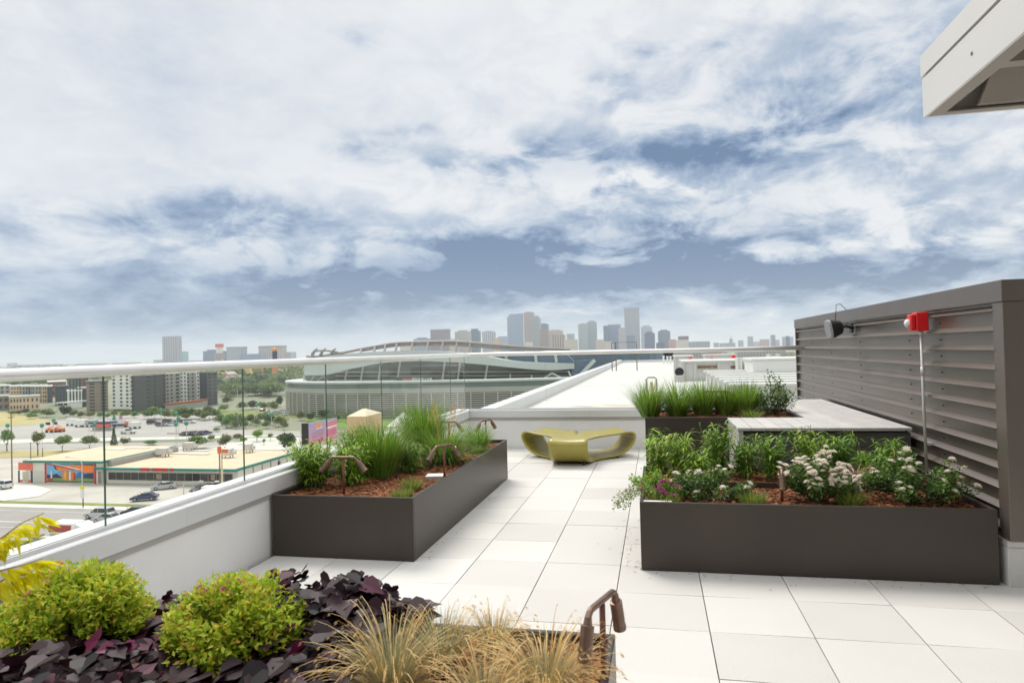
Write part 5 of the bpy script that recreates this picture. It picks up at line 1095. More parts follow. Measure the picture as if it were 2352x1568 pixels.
t=thing('box_trailer','white box trailer half hidden behind the glass base near the pickup','trailer',G(497,1142),.25); mb=MB(); mb.box(-2.4,2.4,-1,1,.5,2.2); mb.build('box',WHITEP,t,bevel=.05); mb=MB(); mb.box(-2.41,-2.39,-.9,.9,.6,2.1); mb.build('tailgate',BLACK,t)
for y in (-1.02,1.02): mb=MB(); mb.tube([(0,y-.1,.36),(0,y+.1,.36)],.36,12); mb.build('wheel',TYRE,t)
# lot vehicles: billboard truck, trailers, canopy stall, orange machines
p=G(271,981); t=thing('billboard_truck','white truck carrying a tall square billboard with a green mark','truck',p,.1); mb=MB(); mb.box(-3.6,3.2,-.3,.3,1.3,at(270,957.5,p.y).z-ZG); mb.build('board',WHITEP,t); mb=MB(); mb.box(-4,3.4,-1,1,.5,1.29); mb.build('flatbed',NAVY,t); mb=MB(); mb.box(3.42,5,-1,1,.5,2.3); mb.build('cab',paint('salmon_cab',srgb(210,120,100)[:3]),t,bevel=.15)
mb=MB(); mb.tube([(-1.3,-.33,3.0),(-1.3,-.33,5.3)],[.75,.1],8); mb.build('green_mark',LAMPG,t); mb=MB(); mb.obox((1.5,-.33,3.2),(1.4,.04,1.4)); mb.build('rose_mark',mc('rose_mark',(190,140,150)),t)
for x in (-2.8,-1.9,3.9):
    for y in (-.9,.9): mb=MB(); mb.tube([(x,y-.14,.5),(x,y+.14,.5)],.5,12); mb.build('wheel',TYRE,t)
def trailer(label,u0,u1,v,hh,m,cat='trailer'):
    p=G(u0,v); q=G(u1,v); L_=(q-p).length; t=thing('trailer',label,cat,(p+q)/2,atan2(q.y-p.y,q.x-p.x),'white trailers in the far lot'); mb=MB(); mb.box(-L_/2,L_/2,-1.2,1.2,.7,hh); mb.build('box',m,t,bevel=.08)
    for x in (-L_*.32,L_*.30):
        for y in (-1.05,1.05): mb=MB(); mb.tube([(x,y-.15,.45),(x,y+.15,.45)],.45,10); mb.build('wheel',TYRE,t)
trailer('short white trailer, first in the line of trailers in the far lot',157,174,977,3,WHITEP); trailer('long white trailer in the middle of the far lot line',176,200,980,3,WHITEP); trailer('pale grey trailer next to the blue canopy stall',202,221,980,2.8,APG); trailer('white box van body standing past the billboard truck',300,320,984,2.6,WHITEP)
p=G(238,988); t=thing('canopy_stall','blue roofed stall with orange side panel beside the billboard truck','stall',p,.1); mb=MB(); mb.box(-5,4.5,-1.5,1.5,2.7,3.3); mb.build('roof',NAVY,t); mb=MB(); mb.box(-2.5,3.6,-1.3,-1.1,1.2,2.69); mb.build('side_panel',SALMON,t); mb=MB(); mb.box(-4,3,-.8,1.2,.1,1.6); mb.build('counter',APG,t); mb=MB()
for x in (-4.8,4.3):
    for y in (-1.4,1.4): mb.tube([(x,y,0),(x,y,2.69)],.06,5)
mb.build('posts',GALV,t)
ORM=M('orange_machine',srgb(226,118,48),rough=.45,var=.1)
for k,(u,v,l) in enumerate(((118,993,'orange lift machine beside the teal lamp, first of two'),(136,992,'orange lift machine behind the spreading street tree'))):
    t=thing('lift_machine',l,'machine',G(u,v),.2*k,'orange machines in the lot'); mb=MB(); mb.box(-1.6,1.6,-1,1,.6,1.5); mb.build('chassis',ORM,t,bevel=.1); mb=MB(); mb.tube([(-1.4,0,1.6),(1.2,0,2.3),(-1.2,0,2.9)],.22,6); mb.build('boom',ORM,t); mb=MB(); mb.box(-1.9,-1.0,-.6,.6,2.9,3.8); mb.build('basket',BLACK,t)
    for x in (-1.1,1.1):
        for y in (-.95,.95): mb=MB(); mb.tube([(x,y-.18,.5),(x,y+.18,.5)],.5,10); mb.build('wheel',TYRE,t)
# things on our side of the road: food truck, kiosk wall, hedge, beige building
p=G(150,1243); y0=p.y; t=thing('food_truck','white food truck with a red panel along its side, across from the road','truck',p,radians(2)); f=lambda u,v: at(u,v,y0); x0=f(127,1200).x-p.x; x1=f(178,1200).x-p.x; x2=f(208,1200).x-p.x; z1=f(150,1197).z-ZG
mb=MB(); mb.box(x0,x1,-1.2,1.3,.55,z1); mb.prism([(x1,-1.2,.55),(x2-.3,-1.2,.55),(x2,-1.2,.9),(x2,-1.2,z1*.78),(x1+(x2-x1)*.25,-1.2,z1)],(0,2.5,0)); mb.build('body',WHITEP,t,bevel=.08)
mb=MB(); mb.box(x0+.12,x1-.05,-1.24,-1.2,z1*.58,z1*.92); mb.build('red_panel',M('brick_red_panel',srgb(176,66,62),rough=.5),t)
mb=MB(); mb.box(x0+.3,x1-.2,-1.23,-1.2,z1*.2,z1*.5); mb.build('serving_shutter',APG,t); mb=MB(); mb.box(x2-.9,x2-.3,-1.23,-1.2,z1*.45,z1*.62); mb.build('side_window',BLACK,t)
for x in (x0+.9,x2-.9):
    for y in (-1.0,1.1): mb=MB(); mb.tube([(x,y-.14,.45),(x,y+.14,.45)],.45,12); mb.build('wheel',TYRE,t)
t=thing('kiosk_wall','brown and red timber kiosk front behind the lower glass edge','kiosk',(f(212,1200).x,y0+.4,ZG)); a=f(211,1199); b=f(330,1199); mb=MB(); mb.box(a.x,b.x,y0+.4,y0+.6,ZG,a.z-.5); mb.build('panel',M('brown_timber',srgb(142,116,104),rough=.8,var=.15,scale=1.5),t,True); mb=MB(); mb.box(a.x-.1,b.x,y0+.35,y0+.65,a.z-.5,a.z); mb.build('red_fascia',M('red_brown_fascia',srgb(150,76,70),rough=.6,var=.1),t,True)
for k in range(6): x=a.x+.3+(b.x-a.x)*k/6; mb=MB(); mb.box(x,x+.35,y0+.32,y0+.39,ZG,a.z-.51); mb.build('post',M('rose_timber',srgb(158,104,96),rough=.8) if 'rose_timber' not in bpy.data.materials else bpy.data.materials['rose_timber'],t,True)
yw_=y0-9; a=at(90,1235,yw_); b=at(215,1240,yw_); zt4=at(120,1234,yw_).z
t=thing('garden_wall','plain beige rendered wall below the food truck','wall',(a.x,yw_,ZG)); mb=MB(); mb.box(a.x,b.x+6,yw_,yw_+.6,ZG,zt4); mb.build('wall',M('beige_render',srgb(206,200,180),rough=.9,var=.05,scale=.4),t,True); mb=MB(); mb.box(a.x-1.0,a.x-.01,yw_-.1,yw_+.8,ZG,zt4+.25); mb.build('dark_pier',M('grey_pier',srgb(150,144,138),rough=.9),t,True)
mb=MB(); r=random.Random(4); c=G(75,1275)
for _ in range(1500): e=rv(r); mb.leaf(c+Vector((e.x*2.6+r.uniform(-1.2,1.2),e.y*1.6,.8+e.z*.8)),rv(r),rv(r)+UP,.4,.26,.1,r.random())
tag(mb.build('hedge',CROWN),'clipped green hedge in front of the silver car by the beige wall','hedge',kind='thing')
# ------------------------------------------------------------------ stadium
STW=M('stadium_pale_steel',srgb(190,198,195),rough=.5,var=.05,scale=.05,metal=.1); STG=M('stadium_grey_concrete',srgb(168,170,162),rough=.8,var=.08,scale=.1); STD=M('stadium_dark_interior',srgb(104,108,100),rough=.8,var=.35,scale=.08); STGL=M('stadium_green_glass',srgb(104,122,118),rough=.15,var=.15,scale=.1); SEATB=M('stadium_blue_seats',srgb(92,110,128),rough=.8,var=.15,scale=.2); STEEL=M('truss_steel',srgb(150,144,140),rough=.6,var=.1); SLAT=M('podium_slat',srgb(190,190,178),rough=.6,var=.06,scale=.1); PODD=M('podium_shadow_glass',srgb(52,54,48),rough=.35,var=.6,scale=.12)
st=thing('stadium','large pale stadium with swooping white rim, curved slatted podium and steel truss','stadium',(-90,300,ZG))
plan=[(-165,330),(-171,312),(-172,298),(-168,284),(-160,273),(-149,265),(-136,260),(-120,257.5),(-104,256.5),(-88,256.5),(-72,257.5),(-56,259.5),(-40,263),(-24,268),(-8,275),(6,284)]
def sm(P,n=3):
    out=[]
    for i in range(len(P)-1):
        p0=P[max(i-1,0)];p1=P[i];p2=P[i+1];p3=P[min(i+2,len(P)-1)]
        for k in range(n):
            t=k/n; out.append(tuple(.5*((2*p1[j])+(-p0[j]+p2[j])*t+(2*p0[j]-5*p1[j]+4*p2[j]-p3[j])*t*t+(-p0[j]+3*p1[j]-3*p2[j]+p3[j])*t**3) for j in range(len(p1))))
    return out+[tuple(P[-1])]
PL=sm(plan,3)
def inset(P,d):
    o=[]
    for i,p in enumerate(P):
        a=P[max(i-1,0)];b=P[min(i+1,len(P)-1)]; t=Vector((b[0]-a[0],b[1]-a[1])).normalized(); o.append((p[0]-t.y*d,p[1]+t.x*d))
    return o
def wallstrip(name,P,z0,z1,m,th=.5):
    Q=inset(P,th); mb=MB(); n=len(P); vs=[]
    for (a,b) in zip(P,Q): vs += [(a[0],a[1],z0),(a[0],a[1],z1),(b[0],b[1],z1),(b[0],b[1],z0)]
    fs=[]
    for i in range(n-1):
        for k in range(4): a=4*i+k;b=4*i+(k+1)%4; fs.append((a,b,b+4,a+4))
    fs += [(0,3,2,1),(4*n-4,4*n-3,4*n-2,4*n-1)]
    mb.add(vs,fs); return mb.build(name,m,st,True)
zz=lambda v,u=760: at(u,v,257.5).z
Zb=zz(957); z_l=zz(905); z_s=zz(893.5); z_g=zz(882); z_r=zz(878)
wallstrip('podium_base',inset(PL,1.2),ZG,Zb+.6,STG,2)
wallstrip('podium_glass',inset(PL,1.0),Zb+.3,z_l,PODD,1)  # dark glass wall set behind the slats
for k in range(11):
    z=Zb+(z_l-Zb)*(k+.2)/11; wallstrip('podium_slat',PL,z,z+(z_l-Zb)/11*.38,SLAT,.5)
mb=MB()
for i in range(0,len(PL),1):
    p=PL[i]; mb.tube([(p[0],p[1]-.15,Zb),(p[0],p[1]-.15,z_l)],.22,5)
mb.build('podium_mullions',SLAT,st,True)
wallstrip('podium_solid_band',PL,z_l,z_s,STG,1.5); wallstrip('podium_clerestory',inset(PL,.5),z_s,z_g,STGL,1); wallstrip('podium_rim',inset(PL,-.4),z_g,z_r,STW,9)
# deck behind rim and the dark concourse wall
CI=inset(PL,26); zi0=z_g-1; 
mb=MB(); n=len(PL); R_=inset(PL,8); mb.add([(p[0],p[1],z_g) for p in R_]+[(p[0],p[1],z_g) for p in CI],[(i,i+1,n+i+1,n+i) for i in range(n-1)]); mb.build('podium_deck',STG,st,True)
YI=288
def y3(pts,y,m,name,th=2,off=0): 
    mb=MB(); mb.prism([at(u,v,y) for u,v in pts],(0,th,0)); return mb.build(name,m,st,True)
y3([(700,862),(760,858),(842,838),(885,830),(977,827),(1075,822),(1120,826),(1220,840),(1330,842),(1325,890),(1100,900),(700,900)],292,STD,'concourse_wall',3)
for k,(v0,v1) in enumerate(((851,854),(860,862.5),(869,871.5))): y3([(770,v0+2),(1310,v0-3+4),(1310,v1-3+4),(770,v1+2)],290.5,STG,'concourse_deck',1.2)
# white swooping rim
band_t=[(693,836),(720,822),(800,812),(900,806),(1000,806),(1060,811),(1090,816),(1117,818),(1169,828),(1220,832),(1319,834)]
band_b=[(705,861),(732,861.5),(758,859),(795,849.5),(840,840),(882,833),(930,830),(977,829),(1041,832),(1072,834),(1119,838),(1169,843),(1220,848),(1267,850),(1319,846.5)]
def yrim(u): return 270+ (abs(u-960)/330)**2*14
bt=sm(band_t,4); bb_=sm(band_b,4)
def interp(P,u):
    for a,b in zip(P[:-1],P[1:]):
        if a[0]<=u<=b[0]: return a[1]+(b[1]-a[1])*(u-a[0])/max(1e-6,b[0]-a[0])
    return P[0][1] if u<P[0][0] else P[-1][1]
us=[699+ (1319-699)*i/60 for i in range(61)]; mb=MB(); vs=[];fs=[]
for u in us:
    y=yrim(u); a=at(u,interp(bt,u),y); b=at(u,interp(bb_,u),y); vs += [a,b,b+Vector((0,7,.8)),a+Vector((0,7,0))]
for i in range(60):
    for k in range(4): a=4*i+k;b=4*i+(k+1)%4; fs.append((a,a+4,b+4,b))
fs += [(0,1,2,3),(243,242,241,240)]
mb.add(vs,fs); mb.build('upper_rim',STW,st,True)
y3([(1112,812),(1300,812),(1319,832),(1220,829),(1169,825),(1117,817)],286,SEATB,'upper_seating',6)
for u in (1161,1229,1275): y3([(u-3,812),(u+3,812),(u+6,832),(u,832)],285,STW,'rim_fin',1)
y3([(1311,859),(1320,829),(1362,826),(1328,862)],287,SEATB,'end_seating',8); y3([(1322,866),(1328,870),(1368,830),(1362,825)],285,STW,'end_beam',3)
# raking columns and braces
def strut(u0,v0,u1,v1,y,r_,name='column'): mb=MB(); mb.tube([at(u0,v0,y),at(u1,v1,y)],r_,6); mb.build(name,STW,st,True)
for u in (790,827,868,912,1015,1050,1113): strut(u+7,interp(bb_,u),u-1,887,281,.42)
for u0,v0,u1,v1 in ((698,862,698,879),(722,862,712,879),(725,879,742,863),(742,863,757,879),(1172,858,1172,876),(1221,860,1221,874),(1241,874,1268,857),(1268,857,1300,873),(1305,852,1316,873)): strut(u0,v0,u1,v1,281,.35,'brace')
y3([(1098,879.5),(1120,879),(1120,894),(1098,895)],282,STW,'stair_tower',5); y3([(1078,892),(1135,893),(1135,880),(1120,879)],283,STG,'stair_block',3)
# scoreboard and banners (lettering too small to read in the photograph is kept as blocks)
y3([(974,866),(1013,862),(1013,893),(974,893)],285,STD,'dark_portal',1)
sb=y3([(911,866),(997,863),(998,890),(909,893)],279,M('scoreboard_face',srgb(62,66,74),rough=.5,var=.2,scale=.1),'scoreboard',2)
for u0,u1,v0,v1,c in ((924,945,869,874,(206,130,104)),(946,958,867.5,874,(220,224,214)),(959.5,973,867.5,873,(220,224,214)),(948,956,876,881,(214,218,208)),(958,972,875,882,(214,218,208)),(975,979,868,873,(224,226,226)),(981,985,868,873,(224,226,226)),(986.5,991.5,867.5,873,(224,226,226)),(980,992,877.5,881.5,(196,78,60)),(926,940,878,889,(176,180,174))): y3([(u0,v0),(u1,v0-.4),(u1,v1-.4),(u0,v1)],278.6,mc('board_block',c),'board_block',.3)
for u0,u1,v0,v1,c in ((784,793,889,893,(70,110,150)),(793,813,884,892,(98,142,182)),(813,826,884,893,(206,220,222)),(826,835,882,893,(232,236,238)),(836,842.5,882,892,(120,130,170)),(843,855,882,893,(238,236,236)),(855.5,862,882.5,892,(74,116,156))): y3([(u0,v0),(u1,v0),(u1,v1),(u0,v1)],279,mc('banner',c),'banner',.4)
for u,v in ((818.5,889),(830,886.5),(839.5,889),(849.5,887.5)): mb=MB(); mb.ball(at(u,v,278.7),.38,8,5,(1,.3,1)); mb.build('banner_mark',mc('banner_mark',(110,108,128)),st,True)
# steel truss crown
up_=sm([(716,812),(724,806),(745,805),(765,806.5),(790,812)],3); lo=sm([(705,818),(729,819),(776,812),(831,801),(877,793),(913,787.5),(977,785.5),(1041,784.5),(1114,790),(1192,796.5),(1309,803)],3); lo2=sm([(830,805),(913,793),(977,791),(1041,791),(1100,795.5),(1153,800),(1250,804.5)],3)
for P,rr in ((up_,.45),(lo,.62),(lo2,.55)): mb=MB(); mb.tube([at(u,v,yrim(u)+8) for u,v in P],rr,6); mb.build('truss_chord',STEEL,st,True)
for u in range(845,1240,22): v=interp(lo,u); mb=MB(); mb.tube([at(u,v,yrim(u)+8),at(u+4,interp(lo2,u+4),yrim(u)+8)],.3,5); mb.build('truss_web',STEEL,st,True)
for u in (831,862,886,912,948,984,1018,1050,1080): v=interp(lo,u); mb=MB(); mb.tube([at(u,v,yrim(u)+8),at(u-4,interp(bt,u)+4,yrim(u)+3)],.55,6); mb.build('truss_post',STEEL,st,True)
for u in (722,741,764): mb=MB(); mb.tube([at(u-5,816,284),at(u,806,282),at(u+7,800.5,280)],[.7,.55,.3],6); mb.build('truss_prong',STEEL,st,True)
y3([(872,809),(907,809),(907,816),(872,816)],294,BLACK,'video_board',2); y3([(908,806),(940,804.5),(940,812),(908,814)],296,M('faded_red_sign',srgb(176,150,146)),'rear_sign',1)
# far side of the bowl
mb=MB(); far=[(-150,330),(-140,390),(-95,430),(-40,430),(0,395),(8,330)]; F2=sm(far,4); vs=[];fs=[]
for i,(x,y) in enumerate(F2): vs += [(x,y,ZG),(x,y,-.5+0*x),(x*.93-4,y*.97+10,-.5),(x*.93-4,y*.97+10,ZG)]
for i in range(len(F2)-1):
    for k in range(4): a=4*i+k;b=4*i+(k+1)%4; fs.append((a,a+4,b+4,b))
mb.add(vs,fs); mb.build('rear_bowl',SEATB,st,True)
# tent by the stadium
a=at(810,961,190); t=thing('event_tent','cream and orange peaked event tent between the planter grasses','tent',(at(834,960,190).x,190,ZG)); c=Vector(t.location); z0=at(810,954,190).z; zp=at(836,940,190).z; x0=at(806,955,190).x; x1=at(850,955,190).x
mb=MB(); mb.add([(x0,187,z0),(x1,187,z0),(x1,199,z0),(x0,199,z0),((x0+x1)/2-.6,193,zp),((x0+x1)/2+.6,193,zp)],[(0,1,5,4),(2,3,4,5),(1,2,5),(3,0,4)]); mb.build('roof',M('cream_canvas',srgb(222,210,180),rough=.8,var=.08),t,True); mb=MB(); mb.box(x0+.05,x1-.05,187.1,198.9,ZG,z0-.02); mb.build('walls',M('orange_canvas',srgb(218,184,142),rough=.8,var=.1),t,True)
t=thing('white_marquee','white pointed marquee glimpsed through the middle of the planter grasses','tent',(at(925,965,200).x,200,ZG)); x0=at(903,970,200).x; x1=at(950,970,200).x; z0=at(925,975,200).z; zp=at(925,946,200).z; mb=MB(); mb.add([(x0,195,z0),(x1,195,z0),(x1,205,z0),(x0,205,z0),((x0+x1)/2,200,zp)],[(0,1,4),(1,2,4),(2,3,4),(3,0,4)]); mb.build('roof',WHITEP,t,True); mb=MB(); mb.box(x0+.05,x1-.05,195.1,204.9,ZG,z0-.02); mb.build('walls',APW,t,True)
# ------------------------------------------------------------------ skyline
def S(u): return 918.75+u*.39063
def V(v): return 673.75+v*.39063
_g={}
def gm(wall,glass,fh=4,bw=4,tz=.5,tx=.6,vs=False):
    k=(wall,glass,fh,bw,tz,tx,vs)
    if k not in _g: _g[k]=gridmat('tower_facade',srgb(*wall),srgb(*glass),fh,bw,tz,tx,.5,vs)
    return _g[k]
def tower(label,u0,u1,vt,m,D=2300,yaw=0,depth=30,top=None,cat='office tower',name='office_tower',group='downtown skyline towers',ph=None,chamfer=0):
    a=at(u0,vt,D); b=at(u1,vt,D); h_=a.z-ZG; w_=(b.x-a.x); y=radians(yaw); ww=max(6,(w_-depth*abs(sin(y)))/max(.3,cos(y)))
    c=Vector(((a.x+b.x)/2,D+depth*.5,ZG)); mb=MB()
    if chamfer: mb.prism([(-ww/2,-depth/2,0),(ww/2,-depth/2,0),(ww/2,-depth/2,h_),(-ww/2+chamfer,-depth/2,h_*.985),(-ww/2,-depth/2,h_-chamfer*1.6)],(0,depth,0))
    else: mb.box(-ww/2,ww/2,-depth/2,depth/2,0,h_)
    o=mb.build(name,m); o.location=c; o.rotation_euler=(0,0,y); tag(o,label,cat,group,'thing')
    if ph is not None:
        mb=MB(); mb.box(-ww*.32,ww*.30,-depth*.3,depth*.3,h_,h_+ph); mb.build('roof_plant',top or m,o)
    if top is not None and ph is None:
        mb=MB(); mb.box(-ww/2-.8,ww/2+.8,-depth/2-.8,depth/2+.8,h_,h_+4); mb.build('roof_cap',top,o)
    return o
GRYT=M('tower_grey',srgb(150,152,158),rough=.6); DKT=M('tower_dark',srgb(84,98,118),rough=.4)
T=lambda l,u0,u1,v,m,**k: tower(l,S(u0),S(u1),V(v),m,**k)
T('brownish mauve block tower at the stadium end of the skyline',178,280,219,gm((136,124,130),(108,98,108),4,3,.4,.5),top=GRYT,D=2100)
T('low blue-grey tower left of the mauve block',80,162,268,gm((150,160,172),(100,118,144)),ph=4,D=2000)
T('grey beige tower beside the dark teal one',322,405,226,gm((186,184,178),(140,146,150)),D=2150,ph=5)
T('dark teal tower with stepped top',405,462,222,gm((82,112,128),(54,82,102)),D=2250,ph=8,top=DKT)
T('pale grey tower with vertical stripes',483,550,226,gm((196,198,204),(140,146,156),4,7,.5,.45,True),D=2200,ph=3)
T('light blue low glass block before the tall glass tower',575,625,252,gm((170,190,210),(130,160,190)),D=2100)
T('tall blue glass tower with sloping shoulder',620,722,120,gm((150,168,190),(118,142,172),4,5,.6,.8),D=2300,yaw=14,chamfer=9)
T('tall pinkish brown tower rising behind the green-grey tower',727,781,112,gm((170,150,148),(140,124,126)),D=2500,ph=2)
T('green-grey tower standing in front of the pinkish one',773,820,142,gm((160,170,168),(118,132,136)),D=2350,ph=6)
T('dark blue-grey tower behind the brown block',820,868,182,gm((108,120,138),(80,94,116)),D=2500,ph=3,top=DKT)
T('brown block at the foot of the dark blue-grey tower',822,866,210,gm((150,128,124),(120,104,104)),D=2250)
T('pinkish beige slab with pale cap',870,952,220,gm((196,178,166),(160,146,142)),D=2350,ph=3)
T('brown striped block before the pinkish slab',890,966,244,gm((178,160,146),(112,96,92),4,8,.5,.4,True),D=2150)
T('beige low block with many windows',962,1038,272,gm((206,196,178),(170,160,148)),D=2100)
T('small grey tower behind the beige block',980,1022,237,gm((180,182,186),(140,146,154)),D=2500)
T('green-grey residential tower, first of the twin pair',1047,1100,182,gm((176,186,188),(124,142,152),4,3.5),D=2250,ph=3)
T('green-grey residential tower, taller of the twin pair',1097,1153,170,gm((158,174,178),(112,134,146),4,3.5),D=2300,ph=5)
T('beige block at the foot of the twin residential towers',1150,1197,272,gm((204,192,178),(170,156,148)),D=2100)
T('dark blue slab beside the blue glass block',1195,1226,190,gm((96,120,154),(70,96,134)),D=2300)
T('broad blue glass block',1224,1294,190,gm((128,150,182),(92,120,160)),D=2350,top=GRYT)
T('cream low block in front of the blue glass block',1198,1250,282,gm((214,206,196),(150,150,156)),D=2000)
T('pinkish grey tower stepped against the tallest tower',1283,1326,208,gm((190,184,186),(156,152,160)),D=2300,ph=4)
T('tallest grey tower of the whole skyline',1318,1406,94,gm((168,172,178),(150,156,166),4,3.2,.5,.5,True),D=2450,top=GRYT)
T('dark blue low tower at the foot of the tallest tower',1332,1380,247,gm((110,130,156),(76,98,130)),D=2150)
T('pale blue-grey tower with rounded shoulders',1416,1482,198,gm((190,200,212),(158,172,190)),D=2500,ph=6)
T('dark navy tower before the pale rounded one',1437,1498,234,gm((86,104,136),(62,80,114)),D=2200,ph=5,top=DKT)
T('dark blue tower standing apart, right after the navy one',1516,1588,222,gm((112,132,160),(74,96,130)),D=2250,ph=4,top=DKT)
T('low dark blue block below the tower standing apart',1506,1556,290,gm((84,96,122),(62,74,100)),D=2000)
T('low pinkish block with cream neighbour',1580,1622,270,gm((206,168,158),(176,140,136)),D=2050)
T('cream block in front of the dark brown one',1622,1698,274,gm((222,212,202),(184,172,166)),D=2000)
T('dark brown block behind the cream block',1636,1697,252,gm((112,94,100),(90,76,84)),D=2150)
T('long low grey hall after the cream block',1698,1822,284,gm((164,172,178),(140,150,158),4,6),D=1900)
T('low pale block under the stadium truss',0,60,300,gm((214,210,204),(170,170,172)),D=1900)
T('tan block rising just above the stadium truss',290,330,268,gm((200,184,166),(160,148,138)),D=2000)
T('orange-tan block beside the striped tower',550,578,262,gm((214,184,152),(170,146,126)),D=2050)
T('white block at the foot of the tall pinkish tower',735,770,285,gm((220,216,212),(170,172,176)),D=1950)
for k,(u0,u1,v,c) in enumerate(((1845,1875,290,(160,164,172)),(1880,1960,292,(170,176,180)),(1990,2020,276,(168,176,190)),(2045,2076,253,(160,168,184)),(2118,2172,270,(190,160,156)),(2182,2206,244,(128,134,160)),(2208,2232,272,(186,180,188)),(2250,2312,256,(158,166,184)),(2268,2290,250,(130,142,164)),(2078,2116,284,(196,190,192)))):
    T(('low grey block near the gold dome','long low hall below the gold dome','small blue-grey tower after the gold dome','slim grey tower midway to the screen wall','low brick tower before the violet one','slim violet-grey tower above the brick one','pale low tower after the violet one','wide blue-grey block next to the screen wall','dark narrow top of the wide blue-grey block','pale low block beside the brick tower')[k],u0,u1,v,gm(c,tuple(int(x*.85) for x in c)),D=3000,depth=20,group='faint far towers near the screen wall')
# gold-domed capitol
D=3000; a=at(S(1937),V(292),D); b=at(S(1957),V(292),D); t=thing('capitol','small domed capitol with golden cupola on the far skyline','capitol',((a.x+b.x)/2,D,ZG)); h0=at(S(1945),V(290),D).z-ZG; h1=at(S(1945),V(268),D).z-ZG; h2=at(S(1945),V(246),D).z-ZG; w_=(b.x-a.x)/2
mb=MB(); mb.box(-w_*2.2,w_*2.2,-15,15,0,h0); mb.tube([(0,0,h0),(0,0,h1)],w_,12); mb.build('drum',GRYT,t); mb=MB(); mb.ball((0,0,h1),w_*.8,12,8,(1,1,1.0)); mb.tube([(0,0,h1+w_*.6),(0,0,h2)],[w_*.2,.6],8); mb.build('dome',M('gold_leaf',srgb(206,176,96),rough=.4,metal=.4),t)
# near-end towers above the handrail
Z1=lambda u:u*.28646
Vv=lambda v:722.75+v*.28646
U=lambda l,u0,u1,v,m,**k: tower(l,Z1(u0),Z1(u1),Vv(v),m,group='towers above the handrail near the lot',**k)
U('tall pale grey residential tower standing alone above the handrail',1300,1416,174,gm((172,172,180),(128,130,142),4,8,.5,.42,True),D=1900,depth=24,yaw=4)
U('teal glass block leaning on the tall lone tower',1414,1462,295,gm((160,196,204),(120,168,180)),D=1950)
U('dark blue office block behind the striped pylon',1627,1745,292,gm((120,138,164),(92,112,142)),D=1700,ph=4)
U('narrow blue block just past the striped pylon',1776,1811,291,gm((120,138,164),(92,112,142)),D=1750)
U('blue office block with pale frame',1817,1930,270,gm((176,184,194),(118,136,160)),D=1700,top=GRYT)
U('low blue-grey offices between framed block and beige block',1922,2092,316,gm((140,162,186),(104,130,160)),D=1650)
U('broad beige office block behind the drop tower',2072,2252,262,gm((190,182,176),(164,156,152),4,6,.5,.5,True),D=1750,top=GRYT)
U('pale grey offices at the end of the beige block',2250,2332,300,gm((196,198,202),(156,162,170)),D=1800)
for k,(u0,u1,v) in enumerate(((1230,1295,362),(1462,1520,372),(1520,1620,366),(56,108,388),(130,290,402),(330,480,398),(600,820,394),(900,1100,386))):
    U(('low hazy roofs left of the lone tower','low hazy roofs after the teal block','low brownish hazy roofs before the blue offices','small far block with peaked top on the empty plain','long faint shed on the far plain','second faint shed on the far plain','third faint shed on the far plain','faint low sheds nearest the lone tower')[k],u0,u1,v,gm((170,174,182),(150,156,166)),D=2600,depth=20,cat='building',name='low_building')
a=at(Z1(1759),Vv(233),1500); t=thing('pylon','slim pale pylon topped with a red and white drum','pylon',(a.x,1500,ZG)); h_=a.z-ZG; mb=MB(); mb.box(-8.5,8.5,-6,6,0,h_-38); mb.build('shaft',M('pylon_pale',srgb(216,212,208)),t); mb=MB(); mb.tube([(0,0,h_-24),(0,0,h_-38)],[13,13],12); mb.build('collar',M('pylon_grey',srgb(160,152,150)),t); mb=MB(); mb.tube([(0,0,h_-23),(0,0,h_-10)],8,10); mb.build('neck',M('pylon_white',srgb(232,226,224)),t); mb=MB(); mb.tube([(0,0,h_-9),(0,0,h_)],10,10); mb.build('red_drum',M('pylon_red',srgb(222,92,76)),t)
# theme park
a=at(631,806,640); t=thing('drop_tower','thin drop tower, orange below and navy above with an orange ball','ride',(a.x,640,ZG)); h_=a.z-ZG; zc=at(631,838,640).z-ZG; OR2=M('ride_orange',srgb(222,140,96),var=.05); mb=MB(); mb.box(-2.2,2.2,-2,2,0,zc); mb.build('lower_mast',OR2,t); mb=MB(); mb.box(-1.9,1.9,-1.7,1.7,zc,h_); mb.build('upper_mast',NAVY,t); mb=MB(); mb.ball((0,0,h_+1.2),2.5,12,8); mb.build('ball',M('ride_ball',srgb(236,150,62)),t)
YLW=M('coaster_track',srgb(222,190,130)); 
def loop(label,u,v,R_px,D,m):
    c=at(u,v,D); R_=R_px/F*D; t=thing('roller_coaster',label,'roller coaster',(c.x,D,ZG),0,'coaster loops of the theme park'); mb=MB(); mb.tube([(R_*cos(a),.6*a,c.z-ZG+R_*sin(a)) for a in np.linspace(-pi*.5,1.5*pi,25)],.7,6); mb.build('track',m,t); mb=MB(); mb.tube([(-R_,0,0),(-R_*.9,0,c.z-ZG)],.5,5); mb.tube([(R_,0,0),(R_*.9,0,c.z-ZG)],.5,5); mb.build('supports',m,t)
loop('tan coaster loop nearest the glass joint',582,878,7,620,YLW); loop('orange coaster loop beside the thin lattice mast',600,880,7,620,OR2); loop('yellow coaster loop left of the drop tower',613,880,9,625,YLW)
a=at(603,845,660); t=thing('lattice_mast','thin orange lattice mast of the theme park','ride',(a.x,660,ZG)); mb=MB(); mb.tube([(-2,0,0),(0,0,a.z-ZG)],.8,5); mb.tube([(2,0,0),(0,0,a.z-ZG)],.8,5); mb.build('mast',OR2,t)
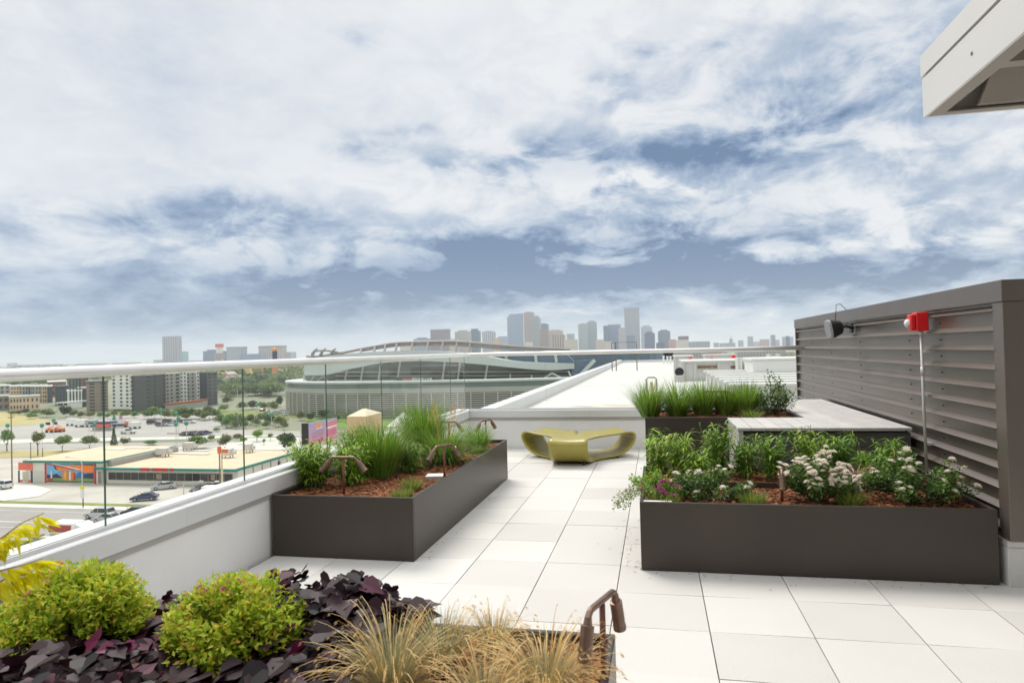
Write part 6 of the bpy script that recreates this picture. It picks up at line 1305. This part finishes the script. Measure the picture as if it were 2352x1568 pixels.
a=at(566,845,640); t=thing('slide_tower','cream leaning slide tower of the theme park','ride',(a.x,640,ZG)); mb=MB(); mb.prism([(-3,0,a.z-ZG),(3,0,a.z-ZG),(9,0,0),(4,0,0)],(0,4,0)); mb.build('slide',YLW,t)
r=random.Random(12)
PKC=((206,150,150),(190,200,196),(160,190,186),(220,210,190),(200,206,210),(150,176,170),(214,170,150))
for k in range(26):
    u=r.uniform(502,652); v=r.uniform(858,884); p=G(u,v); w_=r.uniform(10,26); t=thing('park_building','small pastel building among the theme park trees','building',p,r.uniform(-.3,.3),'pastel theme park buildings'); m=_g.get(('pk',k%7)) or _g.setdefault(('pk',k%7),M('pastel_wall',srgb(*PKC[k%7]),var=.06)); mb=MB(); h_=r.uniform(4,9); mb.box(-w_/2,w_/2,-6,6,0,h_); mb.build('wall',m,t); mb=MB(); mb.prism([(-w_/2-.5,-6.5,h_),(w_/2+.5,-6.5,h_),(0,-6.5,h_+3)],(0,13,0)); mb.build('roof',APG if k%3 else SALMON,t)
for k in range(34):
    u=r.uniform(500,655); v=r.uniform(858,888); p=G(u,v); tree('green tree among the theme park rides',p,r.uniform(9,14),r.uniform(14,22),r.choice('abce'),.08,'trees of the theme park')
# low city between the stadium and the white roof, and the far plain
CC=((200,190,180),(180,176,176),(190,160,146),(206,204,198),(150,158,166),(170,150,140))
for k in range(44):
    far_=k%2; u=r.uniform(1210,1830); D=r.uniform(900,1700); a=at(u,r.uniform(803,812),D); w_=r.uniform(18,50); o=MB().box(-w_/2,w_/2,-10,10,0,max(5,a.z-ZG if a.z<6 else 12)).build('low_building',gm(CC[k%6],tuple(int(x*.72) for x in CC[k%6]),3.5,4)); o.location=(a.x,D,ZG); tag(o,'low city building between the stadium and the downtown towers','building','low city buildings below downtown','thing')
for k in range(30):
    u=r.uniform(-40,520); D=r.uniform(800,2200); a=at(u,845,D); w_=r.uniform(25,70); o=MB().box(-w_/2,w_/2,-12,12,0,r.uniform(6,12)).build('low_building',gm(CC[k%6],tuple(int(x*.75) for x in CC[k%6]),3.5,5)); o.location=(a.x,D,ZG); tag(o,'low building scattered on the hazy plain under the handrail','building','low buildings on the far plain','thing')
# ------------------------------------------------------------------ air
hz=bpy.data.materials.new('haze_air'); hz.use_nodes=True; nt=hz.node_tree; nt.nodes.clear(); ou=N(nt,'ShaderNodeOutputMaterial'); pv=N(nt,'ShaderNodeVolumePrincipled'); pv.inputs['Color'].default_value=(.80,.87,.95,1); pv.inputs['Density'].default_value=.00016; pv.inputs['Anisotropy'].default_value=.2; nt.links.new(pv.outputs[0],ou.inputs['Volume'])
o=MB().box(-7050,7050,-950,7050,ZG-1,170).build('haze',hz); tag(o,kind='stuff',label='thin pale summer haze over the city',cat='haze');
